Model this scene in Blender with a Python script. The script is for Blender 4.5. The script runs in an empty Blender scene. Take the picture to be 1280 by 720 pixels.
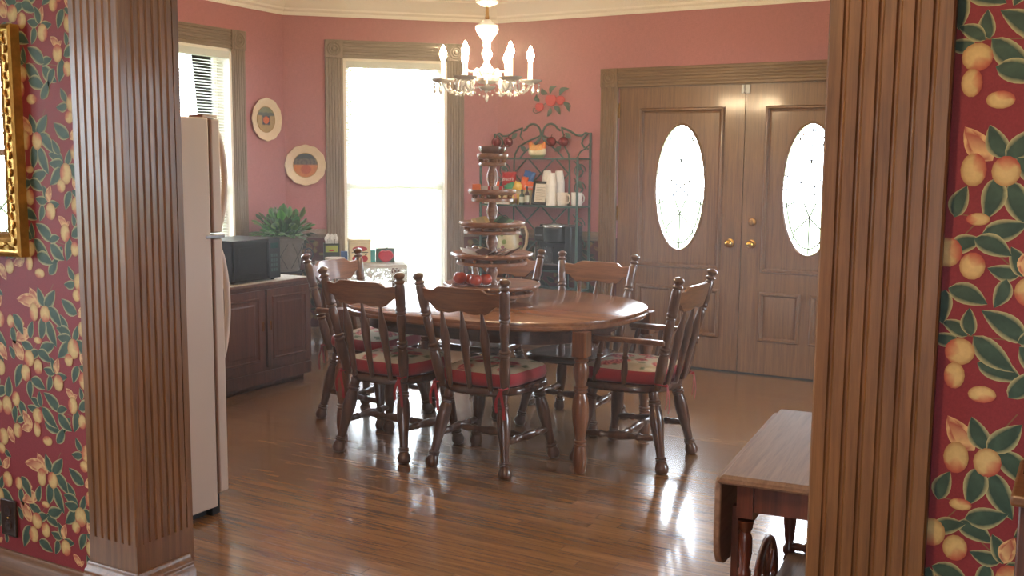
import bpy, math, random
from math import sin, cos, pi, radians as R
from mathutils import Vector, Matrix
scn = bpy.context.scene
COL = scn.collection

# ------------------------------------------------------------------ camera, world, exposure
CAM_LOC = Vector((0.0, 0.0, 1.48))
F_PX, PITCH, ROLL, YAW = 1284.54, 0.119764, 0.0080737, 0.515965
fwd = Vector((-sin(YAW) * cos(PITCH), cos(YAW) * cos(PITCH), -sin(PITCH)))
r0 = Vector((cos(YAW), sin(YAW), 0)); u0 = r0.cross(fwd)
rr = r0 * cos(ROLL) + u0 * sin(ROLL); uu = rr.cross(fwd)
cd = bpy.data.cameras.new('camera'); cam = bpy.data.objects.new('camera', cd); COL.objects.link(cam)
cd.sensor_width = 36; cd.lens = F_PX / 1280 * 36; cd.clip_start = 0.02
cam.matrix_world = Matrix(((rr.x, uu.x, -fwd.x, 0), (rr.y, uu.y, -fwd.y, 0), (rr.z, uu.z, -fwd.z, CAM_LOC.z), (0, 0, 0, 1)))
scn.camera = cam
scn.view_settings.view_transform = 'Standard'; scn.view_settings.look = 'None'
scn.view_settings.exposure = 1.25; scn.view_settings.gamma = 1; scn.view_settings.use_curve_mapping = False
scn.cycles.use_denoising = True
scn.cycles.max_bounces = 10; scn.cycles.diffuse_bounces = 5; scn.cycles.glossy_bounces = 4
scn.cycles.transmission_bounces = 8; scn.cycles.transparent_max_bounces = 12
scn.cycles.caustics_reflective = False; scn.cycles.caustics_refractive = False
scn.cycles.sample_clamp_indirect = 8
W = bpy.data.worlds.new('World'); scn.world = W; W.use_nodes = True
WORLD_STRENGTH = 14.0
wb = W.node_tree.nodes['Background']; wb.inputs[0].default_value = (0.80, 0.90, 1.0, 1); wb.inputs[1].default_value = WORLD_STRENGTH
BULB_STRENGTH = 240.0
LAMP_STRENGTH = 66.0

# ------------------------------------------------------------------ helpers
rnd = random.Random(7)
def srgb(r, g, b):
    f = lambda c: (c / 255 / 12.92) if c / 255 <= 0.04045 else ((c / 255 + 0.055) / 1.055) ** 2.4
    return (f(r), f(g), f(b), 1)
def tag(o, label=None, cat=None, group=None, kind=None):
    if label: o['label'] = label
    if cat: o['category'] = cat
    if group: o['group'] = group
    if kind: o['kind'] = kind
    return o
def empty(name, loc=(0, 0, 0), rz=0.0, label=None, cat=None, group=None, kind=None):
    o = bpy.data.objects.new(name, None); COL.objects.link(o); o.empty_display_size = 0.1
    o.location = loc; o.rotation_euler = (0, 0, rz)
    return tag(o, label, cat, group, kind)
def frame_of(d, up=Vector((0, 0, 1))):
    d = d.normalized()
    a = up.cross(d)
    if a.length < 1e-4: a = Vector((1, 0, 0))
    a.normalize(); b = d.cross(a)
    return a, b
class MB:
    def __init__(s): s.v = []; s.f = []; s.m = []; s.c = []; s.col = (1, 1, 1, 1)
    def vert(s, p, c=None): s.v.append(tuple(p)); s.c.append(c or s.col); return len(s.v) - 1
    def face(s, idx, mi=0): s.f.append(tuple(idx)); s.m.append(mi)
    def poly(s, pts, mi=0, cols=None):
        s.face([s.vert(p, cols[i] if cols else None) for i, p in enumerate(pts)], mi)
    def box(s, x0, y0, z0, x1, y1, z1, mi=0):
        x0, x1 = min(x0, x1), max(x0, x1); y0, y1 = min(y0, y1), max(y0, y1); z0, z1 = min(z0, z1), max(z0, z1)
        b = len(s.v)
        for z in (z0, z1):
            for x, y in ((x0, y0), (x1, y0), (x1, y1), (x0, y1)): s.vert((x, y, z))
        for q in ((3, 2, 1, 0), (4, 5, 6, 7), (0, 1, 5, 4), (1, 2, 6, 5), (2, 3, 7, 6), (3, 0, 4, 7)): s.face([b + i for i in q], mi)
        return s
    def prism(s, pts, axis_len, origin=(0, 0, 0), U=(1, 0, 0), V=(0, 1, 0), Wd=(0, 0, 1), mi=0, mi_side=None):
        """2D outline (u,v) extruded along Wd by axis_len"""
        O, U, V, Wd = Vector(origin), Vector(U), Vector(V), Vector(Wd)
        n = len(pts); b = len(s.v)
        for k in (0, 1):
            for (a, c) in pts: s.vert(O + U * a + V * c + Wd * (axis_len * k))
        s.face([b + i for i in range(n)][::-1], mi); s.face([b + n + i for i in range(n)], mi)
        for i in range(n):
            j = (i + 1) % n; s.face((b + i, b + j, b + n + j, b + n + i), mi if mi_side is None else mi_side)
        return s
    def lathe(s, prof, p0=(0, 0, 0), p1=None, seg=16, mi=0, cap=True, mod=None):
        """prof: list of (t, r) ; t is metres along axis from p0 (towards p1 or +z); t may be fraction if p1 given"""
        p0 = Vector(p0)
        if p1 is None: d = Vector((0, 0, 1)); L = 1.0
        else: d = Vector(p1) - p0; L = d.length; d.normalize()
        a, c = frame_of(d) if abs(d.z) < 0.999 else (Vector((1, 0, 0)), Vector((0, 1, 0)) if d.z > 0 else Vector((0, -1, 0)))
        rows = []
        for t, r in prof:
            row = []
            for k in range(seg):
                th = 2 * pi * k / seg; q = r * (mod(th, r) if mod else 1)
                row.append(s.vert(p0 + d * (t * L) + a * (q * cos(th)) + c * (q * sin(th))))
            rows.append(row)
        for A, B in zip(rows, rows[1:]):
            for k in range(seg): j = (k + 1) % seg; s.face((A[k], A[j], B[j], B[k]), mi)
        if cap:
            s.face(rows[0][::-1], mi); s.face(rows[-1], mi)
        return s
    def tube(s, pts, r, seg=8, mi=0, closed=False):
        P = [Vector(p) for p in pts]; n = len(P); rows = []
        up = Vector((0, 0, 1))
        prev = None
        for i in range(n):
            if closed: t = P[(i + 1) % n] - P[i - 1]
            else: t = P[min(i + 1, n - 1)] - P[max(i - 1, 0)]
            t.normalize()
            if prev is None:
                a = t.orthogonal().normalized()
            else:
                a = prev - t * prev.dot(t)
                a = a.normalized() if a.length > 1e-6 else t.orthogonal().normalized()
            prev = a; b = t.cross(a)
            ri = r[i] if isinstance(r, (list, tuple)) else r
            rows.append([s.vert(P[i] + a * (ri * cos(2 * pi * k / seg)) + b * (ri * sin(2 * pi * k / seg))) for k in range(seg)])
        pr = list(zip(rows, rows[1:])) + ([(rows[-1], rows[0])] if closed else [])
        for A, B in pr:
            for k in range(seg): j = (k + 1) % seg; s.face((A[k], A[j], B[j], B[k]), mi)
        if not closed: s.face(rows[0][::-1], mi); s.face(rows[-1], mi)
        return s
    def ball(s, c, r, seg=14, rings=8, mi=0, sc=(1, 1, 1)):
        c = Vector(c); rows = []
        for i in range(rings + 1):
            ph = pi * i / rings; rr_ = max(sin(ph), 1e-3) * r
            rows.append([s.vert(c + Vector((rr_ * cos(2 * pi * k / seg) * sc[0], rr_ * sin(2 * pi * k / seg) * sc[1], -r * cos(ph) * sc[2]))) for k in range(seg)])
        for A, B in zip(rows, rows[1:]):
            for k in range(seg): j = (k + 1) % seg; s.face((A[k], A[j], B[j], B[k]), mi)
        s.face(rows[0][::-1], mi); s.face(rows[-1], mi)
        return s
    def sweep(s, path, prof, mi=0, closed=False, left=True):
        """path: 2D polyline; prof: (d, z) with d = offset to the right (inside) of the path"""
        n = len(path); P = [Vector((p[0], p[1])) for p in path]; rows = []
        sg = 1 if left else -1
        for i in range(n):
            def nrm(a, b):
                t = (b - a).normalized(); return Vector((t.y, -t.x)) * sg
            if i == 0 and not closed: m = nrm(P[0], P[1])
            elif i == n - 1 and not closed: m = nrm(P[-2], P[-1])
            else:
                n1 = nrm(P[i - 1], P[i]); n2 = nrm(P[i], P[(i + 1) % n]); m = (n1 + n2); m = m / (m.dot(n1))
            rows.append([s.vert((P[i].x + m.x * d, P[i].y + m.y * d, z)) for d, z in prof])
        k = len(prof)
        pr = list(zip(rows, rows[1:])) + ([(rows[-1], rows[0])] if closed else [])
        for A, B in pr:
            for j in range(k - 1): s.face((A[j], A[j + 1], B[j + 1], B[j]), mi)
        if not closed: s.face(rows[0], mi); s.face(rows[-1][::-1], mi)
        return s
    def xf(s, M, start=0):
        for i in range(start, len(s.v)): s.v[i] = tuple(M @ Vector(s.v[i]))
        return s
    def build(s, name, mats, parent=None, smooth=35, bevel=0, bseg=2, subsurf=0, normals=True):
        me = bpy.data.meshes.new(name); me.from_pydata(s.v, [], s.f)
        if not isinstance(mats, (list, tuple)): mats = [mats]
        for m in mats: me.materials.append(m)
        me.polygons.foreach_set('material_index', s.m)
        if any(c != (1, 1, 1, 1) for c in s.c):
            at = me.color_attributes.new('Col', 'FLOAT_COLOR', 'POINT')
            at.data.foreach_set('color', [x for c in s.c for x in c])
        if normals:
            import bmesh
            bm = bmesh.new(); bm.from_mesh(me); bmesh.ops.recalc_face_normals(bm, faces=bm.faces); bm.to_mesh(me); bm.free()
        if smooth:
            me.polygons.foreach_set('use_smooth', [True] * len(me.polygons)); me.set_sharp_from_angle(angle=R(smooth))
        me.update()
        o = bpy.data.objects.new(name, me); COL.objects.link(o)
        if parent: o.parent = parent
        if bevel:
            b = o.modifiers.new('bevel', 'BEVEL'); b.width = bevel; b.segments = bseg; b.limit_method = 'ANGLE'; b.angle_limit = R(40); b.harden_normals = False
        if subsurf:
            q = o.modifiers.new('sub', 'SUBSURF'); q.levels = subsurf; q.render_levels = subsurf
        return o
def copy_tree(o, parent=None):
    c = o.copy(); COL.objects.link(c); c.parent = parent
    for ch in list(o.children): copy_tree(ch, c)
    return c
def text_part(name, body, size, mat, parent, loc, rot, label=None, extrude=0.0006, shear=0.0):
    cu = bpy.data.curves.new(name, 'FONT'); cu.body = body; cu.size = size; cu.extrude = extrude; cu.align_x = 'CENTER'; cu.align_y = 'CENTER'; cu.shear = shear
    t = bpy.data.objects.new(name + '_curve', cu); COL.objects.link(t)
    dg = bpy.context.evaluated_depsgraph_get(); me = bpy.data.meshes.new_from_object(t.evaluated_get(dg))
    bpy.data.objects.remove(t); me.name = name; me.materials.clear(); me.materials.append(mat)
    o = bpy.data.objects.new(name, me); COL.objects.link(o); o.parent = parent; o.location = loc; o.rotation_euler = rot
    return o

# ------------------------------------------------------------------ materials
def mat_base(name):
    m = bpy.data.materials.new(name); m.use_nodes = True
    nt = m.node_tree; b = nt.nodes['Principled BSDF']
    return m, nt, b
def plain(name, col, rough=0.5, metal=0.0, spec=0.5, noise=0.06, nscale=30, coat=0.0, bump=0.0, trans=0.0, emis=None, estr=0, alpha=1.0, ior=1.5, sheen=0.0):
    m, nt, b = mat_base(name); N = nt.nodes; L = nt.links
    b.inputs['Roughness'].default_value = rough; b.inputs['Metallic'].default_value = metal
    b.inputs['Specular IOR Level'].default_value = spec; b.inputs['Coat Weight'].default_value = coat
    b.inputs['Transmission Weight'].default_value = trans; b.inputs['IOR'].default_value = ior
    b.inputs['Sheen Weight'].default_value = sheen
    tc = N.new('ShaderNodeTexCoord'); nz = N.new('ShaderNodeTexNoise'); nz.inputs['Scale'].default_value = nscale; nz.inputs['Detail'].default_value = 4
    L.new(tc.outputs['Object'], nz.inputs['Vector'])
    mx = N.new('ShaderNodeMix'); mx.data_type = 'RGBA'
    mx.inputs[6].default_value = tuple(max(0, c * (1 - noise * 2)) for c in col[:3]) + (1,)
    mx.inputs[7].default_value = tuple(min(1, c * (1 + noise * 2)) for c in col[:3]) + (1,)
    L.new(nz.outputs['Fac'], mx.inputs[0]); L.new(mx.outputs[2], b.inputs['Base Color'])
    if bump:
        bp = N.new('ShaderNodeBump'); bp.inputs['Strength'].default_value = bump; bp.inputs['Distance'].default_value = 0.002
        L.new(nz.outputs['Fac'], bp.inputs['Height']); L.new(bp.outputs['Normal'], b.inputs['Normal'])
    if emis: b.inputs['Emission Color'].default_value = emis; b.inputs['Emission Strength'].default_value = estr
    return m
def wood(name, dark, light, axis='Z', scale=1.0, rough=0.3, coat=0.3, bump=0.08, detail=0.55, rays=False):
    """grain stretched along axis (object coordinates)"""
    m, nt, b = mat_base(name); N = nt.nodes; L = nt.links
    tc = N.new('ShaderNodeTexCoord'); mp = N.new('ShaderNodeMapping')
    s = {'X': (1.2, 26, 26), 'Y': (26, 1.2, 26), 'Z': (26, 26, 1.2)}[axis]
    mp.inputs['Scale'].default_value = tuple(q * scale for q in s)
    L.new(tc.outputs['Object'], mp.inputs['Vector'])
    nz = N.new('ShaderNodeTexNoise'); nz.inputs['Scale'].default_value = 1.6; nz.inputs['Detail'].default_value = 6; nz.inputs['Distortion'].default_value = 0.6
    L.new(mp.outputs[0], nz.inputs['Vector'])
    nz2 = N.new('ShaderNodeTexNoise'); nz2.inputs['Scale'].default_value = 9; nz2.inputs['Detail'].default_value = 3
    L.new(mp.outputs[0], nz2.inputs['Vector'])
    ad = N.new('ShaderNodeMath'); ad.operation = 'MULTIPLY_ADD'; L.new(nz2.outputs['Fac'], ad.inputs[0]); ad.inputs[1].default_value = 0.45
    L.new(nz.outputs['Fac'], ad.inputs[2])
    cr = N.new('ShaderNodeValToRGB'); cr.color_ramp.elements[0].position = 0.5; cr.color_ramp.elements[0].color = dark
    cr.color_ramp.elements[1].position = 0.5 + 0.55 * 0.8; cr.color_ramp.elements[1].color = light
    L.new(ad.outputs[0], cr.inputs['Fac']); L.new(cr.outputs[0], b.inputs['Base Color'])
    b.inputs['Roughness'].default_value = rough; b.inputs['Coat Weight'].default_value = coat; b.inputs['Coat Roughness'].default_value = 0.12
    bp = N.new('ShaderNodeBump'); bp.inputs['Strength'].default_value = bump; bp.inputs['Distance'].default_value = 0.002
    L.new(ad.outputs[0], bp.inputs['Height']); L.new(bp.outputs['Normal'], b.inputs['Normal'])
    return m
def floor_mat():
    m, nt, b = mat_base('oak_strip_floor'); N = nt.nodes; L = nt.links
    tc = N.new('ShaderNodeTexCoord'); sp = N.new('ShaderNodeSeparateXYZ'); L.new(tc.outputs['Object'], sp.inputs[0])
    def math(op, a, b_=None, c=None):
        n = N.new('ShaderNodeMath'); n.operation = op
        for i, q in enumerate((a, b_, c)):
            if q is None: continue
            if isinstance(q, (int, float)): n.inputs[i].default_value = q
            else: L.new(q, n.inputs[i])
        return n.outputs[0]
    yr = math('DIVIDE', sp.outputs[1], 0.057); row = math('FLOOR', yr); fy = math('FRACT', yr)
    wn = N.new('ShaderNodeTexWhiteNoise'); wn.noise_dimensions = '1D'; L.new(row, wn.inputs['W'])
    xs = math('ADD', math('DIVIDE', sp.outputs[0], 1.15), math('MULTIPLY', wn.outputs['Value'], 7.3)); seg = math('FLOOR', xs); fx = math('FRACT', xs)
    cmb = N.new('ShaderNodeCombineXYZ'); L.new(row, cmb.inputs[0]); L.new(seg, cmb.inputs[1])
    w2 = N.new('ShaderNodeTexWhiteNoise'); w2.noise_dimensions = '3D'; L.new(cmb.outputs[0], w2.inputs['Vector'])
    mp = N.new('ShaderNodeMapping'); mp.inputs['Scale'].default_value = (2.0, 45, 1)
    L.new(tc.outputs['Object'], mp.inputs['Vector'])
    off = N.new('ShaderNodeVectorMath'); off.operation = 'ADD'; L.new(mp.outputs[0], off.inputs[0])
    sc = N.new('ShaderNodeVectorMath'); sc.operation = 'SCALE'; L.new(w2.outputs['Color'], sc.inputs[0]); sc.inputs['Scale'].default_value = 40
    L.new(sc.outputs[0], off.inputs[1])
    nz = N.new('ShaderNodeTexNoise'); nz.inputs['Scale'].default_value = 1.3; nz.inputs['Detail'].default_value = 7; nz.inputs['Distortion'].default_value = 0.8
    L.new(off.outputs[0], nz.inputs['Vector'])
    val = math('ADD', math('MULTIPLY', nz.outputs['Fac'], 0.8), math('MULTIPLY', w2.outputs['Value'], 0.22))
    cr = N.new('ShaderNodeValToRGB'); e = cr.color_ramp.elements
    e[0].position = 0.28; e[0].color = srgb(108, 76, 46); e[1].position = 0.82; e[1].color = srgb(168, 126, 84)
    mid = e.new(0.55); mid.color = srgb(142, 102, 64)
    L.new(val, cr.inputs['Fac'])
    edge = math('MINIMUM', fy, math('SUBTRACT', 1.0, fy)); g1 = math('LESS_THAN', edge, 0.022)
    edx = math('MINIMUM', fx, math('SUBTRACT', 1.0, fx)); g2 = math('LESS_THAN', edx, 0.0011)
    gap = math('MAXIMUM', g1, g2)
    mx = N.new('ShaderNodeMix'); mx.data_type = 'RGBA'; L.new(math('MULTIPLY', gap, 0.55), mx.inputs[0]); L.new(cr.outputs[0], mx.inputs[6]); mx.inputs[7].default_value = srgb(40, 22, 12)
    L.new(mx.outputs[2], b.inputs['Base Color'])
    b.inputs['Roughness'].default_value = 0.27; b.inputs['Coat Weight'].default_value = 0.75; b.inputs['Coat Roughness'].default_value = 0.12
    # gentle cupping of every strip plus fine waviness of the varnish
    cup = math('MULTIPLY', math('POWER', math('ABSOLUTE', math('SUBTRACT', fy, 0.5)), 2.0), 1.0)
    wv = N.new('ShaderNodeTexNoise'); wv.inputs['Scale'].default_value = 1.0; wv.inputs['Detail'].default_value = 2
    mp2 = N.new('ShaderNodeMapping'); mp2.inputs['Scale'].default_value = (5, 24, 1); L.new(tc.outputs['Object'], mp2.inputs['Vector']); L.new(mp2.outputs[0], wv.inputs['Vector'])
    h = math('ADD', math('ADD', math('MULTIPLY', cup, -0.7), math('MULTIPLY', wv.outputs['Fac'], 0.8)), math('MULTIPLY', gap, -0.35))
    bp = N.new('ShaderNodeBump'); bp.inputs['Strength'].default_value = 0.10; bp.inputs['Distance'].default_value = 0.003
    L.new(h, bp.inputs['Height']); L.new(bp.outputs['Normal'], b.inputs['Normal']); L.new(bp.outputs['Normal'], b.inputs['Coat Normal'])
    return m
def vcol_mat(name, rough=0.6, noise=0.1, nscale=120, spec=0.3, gain=1.0):
    m, nt, b = mat_base(name); N = nt.nodes; L = nt.links
    a = N.new('ShaderNodeVertexColor'); a.layer_name = 'Col'
    tc = N.new('ShaderNodeTexCoord'); nz = N.new('ShaderNodeTexNoise'); nz.inputs['Scale'].default_value = nscale; L.new(tc.outputs['Object'], nz.inputs['Vector'])
    mr = N.new('ShaderNodeMapRange'); mr.inputs['To Min'].default_value = gain * (1 - noise * 2); mr.inputs['To Max'].default_value = gain * (1 + noise * 2); L.new(nz.outputs['Fac'], mr.inputs['Value'])
    vm = N.new('ShaderNodeVectorMath'); vm.operation = 'SCALE'; L.new(a.outputs['Color'], vm.inputs[0]); L.new(mr.outputs[0], vm.inputs['Scale'])
    L.new(vm.outputs[0], b.inputs['Base Color']); b.inputs['Roughness'].default_value = rough; b.inputs['Specular IOR Level'].default_value = spec
    return m
def fabric_wall(name, c):
    m, nt, b = mat_base(name); N = nt.nodes; L = nt.links
    tc = N.new('ShaderNodeTexCoord'); out = []
    for s in ((60, 60, 700), (900, 900, 40)):
        mp = N.new('ShaderNodeMapping'); mp.inputs['Scale'].default_value = s; L.new(tc.outputs['Object'], mp.inputs['Vector'])
        nz = N.new('ShaderNodeTexNoise'); nz.inputs['Scale'].default_value = 0.5; nz.inputs['Detail'].default_value = 2; L.new(mp.outputs[0], nz.inputs['Vector']); out.append(nz)
    ad = N.new('ShaderNodeMath'); ad.operation = 'ADD'; L.new(out[0].outputs['Fac'], ad.inputs[0]); L.new(out[1].outputs['Fac'], ad.inputs[1])
    cr = N.new('ShaderNodeValToRGB'); cr.color_ramp.elements[0].position = 0.3; cr.color_ramp.elements[1].position = 0.7
    hf = N.new('ShaderNodeMath'); hf.operation = 'MULTIPLY'; hf.inputs[1].default_value = 0.5; L.new(ad.outputs[0], hf.inputs[0]); L.new(hf.outputs[0], cr.inputs['Fac'])
    cr.color_ramp.elements[0].color = tuple(q * 0.82 for q in c[:3]) + (1,); cr.color_ramp.elements[1].color = tuple(min(1, q * 1.16) for q in c[:3]) + (1,)
    L.new(cr.outputs[0], b.inputs['Base Color']); b.inputs['Roughness'].default_value = 0.65; b.inputs['Specular IOR Level'].default_value = 0.3
    return m
def translucent(name, col, fac=0.5, rough=0.6):
    m, nt, b = mat_base(name); N = nt.nodes; L = nt.links
    b.inputs['Base Color'].default_value = col; b.inputs['Roughness'].default_value = rough
    t = N.new('ShaderNodeBsdfTranslucent'); t.inputs[0].default_value = col
    mx = N.new('ShaderNodeMixShader'); mx.inputs[0].default_value = fac
    nz = N.new('ShaderNodeTexNoise'); nz.inputs['Scale'].default_value = 60
    L.new(b.outputs[0], mx.inputs[1]); L.new(t.outputs[0], mx.inputs[2]); L.new(mx.outputs[0], N['Material Output'].inputs[0])
    return m
def glassy(name, col=(1, 1, 1, 1), rough=0.0, mixw=0.25):
    """clear thin pane: transparent with a fresnel gloss"""
    m, nt, b = mat_base(name); N = nt.nodes; L = nt.links
    tr = N.new('ShaderNodeBsdfTransparent'); tr.inputs[0].default_value = col
    gl = N.new('ShaderNodeBsdfGlossy'); gl.inputs['Roughness'].default_value = rough
    fr = N.new('ShaderNodeFresnel'); fr.inputs[0].default_value = 1.45
    mx = N.new('ShaderNodeMixShader'); L.new(fr.outputs[0], mx.inputs[0]); L.new(tr.outputs[0], mx.inputs[1]); L.new(gl.outputs[0], mx.inputs[2])
    L.new(mx.outputs[0], N['Material Output'].inputs[0])
    return m
M = {}
M['floor'] = floor_mat()
M['wall'] = fabric_wall('rose_fabric_wallpaper', srgb(186, 126, 130))
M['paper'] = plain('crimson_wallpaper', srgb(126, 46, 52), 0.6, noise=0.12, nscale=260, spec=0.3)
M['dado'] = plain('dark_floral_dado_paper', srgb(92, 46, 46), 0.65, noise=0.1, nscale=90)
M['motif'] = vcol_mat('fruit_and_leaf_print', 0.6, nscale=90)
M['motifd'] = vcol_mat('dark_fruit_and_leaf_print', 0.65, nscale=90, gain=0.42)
M['crown'] = plain('cream_paint', srgb(250, 243, 232), 0.5, noise=0.02)
M['ceil'] = plain('ceiling_paint', srgb(246, 240, 232), 0.8, noise=0.02)
M['oak'] = wood('oak_casing', srgb(90, 60, 32), srgb(124, 87, 50), 'Z', 1.6, 0.42, 0.15)
M['oakx'] = wood('oak_casing_across', srgb(90, 60, 32), srgb(124, 87, 50), 'X', 1.6, 0.42, 0.15)
M['doork'] = wood('door_casing_oak', srgb(104, 76, 48), srgb(140, 108, 74), 'Z', 1.6, 0.42, 0.15)
M['doorkx'] = wood('door_casing_oak_across', srgb(104, 76, 48), srgb(140, 108, 74), 'X', 1.6, 0.42, 0.15)
M['cas'] = wood('hazed_casing_wood', srgb(122, 106, 92), srgb(150, 132, 116), 'Z', 1.6, 0.4, 0.15)  # casing wood lightened and greyed, far-room haziness put into its colour
M['casx'] = wood('hazed_casing_wood_across', srgb(122, 106, 92), srgb(150, 132, 116), 'X', 1.6, 0.4, 0.15)
M['door'] = wood('door_oak', srgb(104, 72, 46), srgb(142, 102, 66), 'Z', 1.3, 0.38, 0.3, bump=0.15)
M['doorx'] = wood('door_oak_across', srgb(104, 72, 46), srgb(142, 102, 66), 'X', 1.3, 0.38, 0.3, bump=0.15)
M['chair'] = wood('chair_maple', srgb(66, 43, 29), srgb(106, 72, 48), 'Z', 1.0, 0.28, 0.5)
M['chairx'] = wood('chair_maple_across', srgb(92, 60, 38), srgb(140, 96, 62), 'X', 0.8, 0.28, 0.5)
M['seat'] = wood('chair_seat_wood', srgb(60, 38, 27), srgb(92, 60, 42), 'X', 0.8, 0.25, 0.5)
M['table'] = wood('table_top_maple', srgb(114, 72, 46), srgb(156, 106, 70), 'X', 0.5, 0.26, 0.4)
M['tleg'] = wood('table_leg_maple', srgb(90, 56, 34), srgb(138, 90, 56), 'Z', 1.0, 0.3, 0.5)
M['server'] = wood('server_wood', srgb(122, 82, 58), srgb(172, 124, 92), 'X', 1.6, 0.35, 0.3)
M['cab'] = wood('cherry_cabinet_wood', srgb(62, 34, 22), srgb(100, 58, 38), 'Z', 0.9, 0.4, 0.15)
M['cart'] = wood('tea_cart_walnut', srgb(110, 82, 62), srgb(142, 110, 86), 'Y', 1.2, 0.55, 0.0)
M['cartd'] = wood('tea_cart_frame_wood', srgb(72, 34, 22), srgb(116, 62, 40), 'Z', 0.9, 0.35, 0.3)
M['darkw'] = wood('dark_sideboard_wood', srgb(48, 26, 16), srgb(84, 48, 28), 'Z', 0.9, 0.4, 0.2)
M['fridge'] = plain('bisque_enamel', srgb(204, 186, 170), 0.42, noise=0.02, nscale=500, bump=0.1)
M['fridge_gasket'] = plain('grey_gasket', srgb(120, 104, 92), 0.6)
M['black'] = plain('black_plastic', srgb(24, 30, 32), 0.3, noise=0.03)
M['blackgl'] = plain('black_glass', srgb(20, 26, 28), 0.12, noise=0.02)
M['rubber'] = plain('dark_rubber', srgb(26, 24, 24), 0.7)
M['brass'] = plain('polished_brass', srgb(214, 168, 82), 0.22, metal=1.0, noise=0.03)
M['gold'] = plain('gilt_gesso', srgb(178, 138, 70), 0.38, metal=0.75, noise=0.2, nscale=60, bump=0.4)
M['mirror'] = plain('mirror_silver', (0.9, 0.9, 0.9, 1), 0.02, metal=1.0, noise=0.0)
M['chrome'] = plain('brushed_silver', srgb(200, 204, 206), 0.25, metal=0.9, noise=0.02)
M['iron'] = plain('dark_green_iron', srgb(76, 100, 94), 0.45, metal=0.3, noise=0.12, nscale=50)
M['blackiron'] = plain('black_iron', srgb(36, 36, 40), 0.5, metal=0.3)
M['white'] = plain('white_china', srgb(236, 230, 222), 0.25, noise=0.01, coat=0.3)
M['foam'] = plain('white_foam_cup', srgb(240, 238, 234), 0.6, noise=0.01)
M['cream'] = plain('cream_china', srgb(232, 212, 182), 0.3, noise=0.03)
M['paperw'] = plain('white_paper', srgb(238, 236, 230), 0.7, noise=0.02)
M['red'] = plain('cushion_red', srgb(156, 30, 40), 0.8, noise=0.08, nscale=120, sheen=0.3)
M['redgl'] = plain('glossy_red', srgb(196, 30, 50), 0.2, coat=0.5, noise=0.05)
M['appler'] = plain('apple_skin', srgb(188, 76, 52), 0.3, noise=0.35, nscale=14, coat=0.2)
M['metalred'] = plain('metallic_red_apple', srgb(132, 34, 46), 0.2, metal=0.5, coat=0.5)
M['leafy'] = plain('verdigris_leaf', srgb(86, 106, 98), 0.5, metal=0.3)
M['coral'] = plain('painted_coral', srgb(204, 74, 78), 0.5)
M['ceramic'] = plain('brown_glazed_ceramic', srgb(108, 78, 72), 0.25, coat=0.4)
M['pot'] = plain('pewter_grey_pot', srgb(120, 112, 104), 0.45, metal=0.2, noise=0.12)
M['foliage'] = vcol_mat('plant_leaf', 0.4, nscale=40, spec=0.5)
M['soil'] = plain('potting_soil', srgb(52, 38, 28), 0.9, noise=0.3)
M['slat'] = translucent('white_blind_slat', (0.86, 0.87, 0.86, 1), 0.5)
M['valance'] = translucent('white_valance', (0.8, 0.78, 0.74, 1), 0.35)
M['lace'] = translucent('ivory_lace', (0.78, 0.74, 0.68, 1), 0.4, 0.9)
M['glass'] = glassy('window_glass')
M['came'] = plain('lead_came', srgb(84, 84, 86), 0.5, metal=0.3)
M['crystal'] = plain('cut_crystal', (1, 1, 1, 1), 0.05, trans=0.5, noise=0.0, ior=1.5)
M['clear'] = plain('clear_glass', (1, 1, 1, 1), 0.02, trans=1.0, noise=0.0, ior=1.45)
M['candle'] = plain('ivory_candle_sleeve', srgb(250, 240, 216), 0.5, noise=0.01, emis=(1, 0.8, 0.5, 1), estr=0.5)
M['bulb'] = plain('lit_candle_bulb', (1, 1, 1, 1), 0.3, noise=0, emis=(1, 0.74, 0.44, 1), estr=BULB_STRENGTH)
M['lamp'] = plain('lit_lamp_globe', (1, 1, 1, 1), 0.3, noise=0, emis=(1, 0.72, 0.46, 1), estr=LAMP_STRENGTH)
M['textgrey'] = plain('grey_lettering', srgb(160, 165, 168), 0.4)
M['twhite'] = plain('white_lettering', srgb(240, 238, 232), 0.5)
M['lawn'] = plain('lawn', srgb(120, 130, 90), 0.9, noise=0.3, nscale=2)
M['photo'] = vcol_mat('printed_picture', 0.35, nscale=50)
def colm(n, r, g, b, rough=0.5, **k): return plain(n, srgb(r, g, b), rough, **k)

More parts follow.
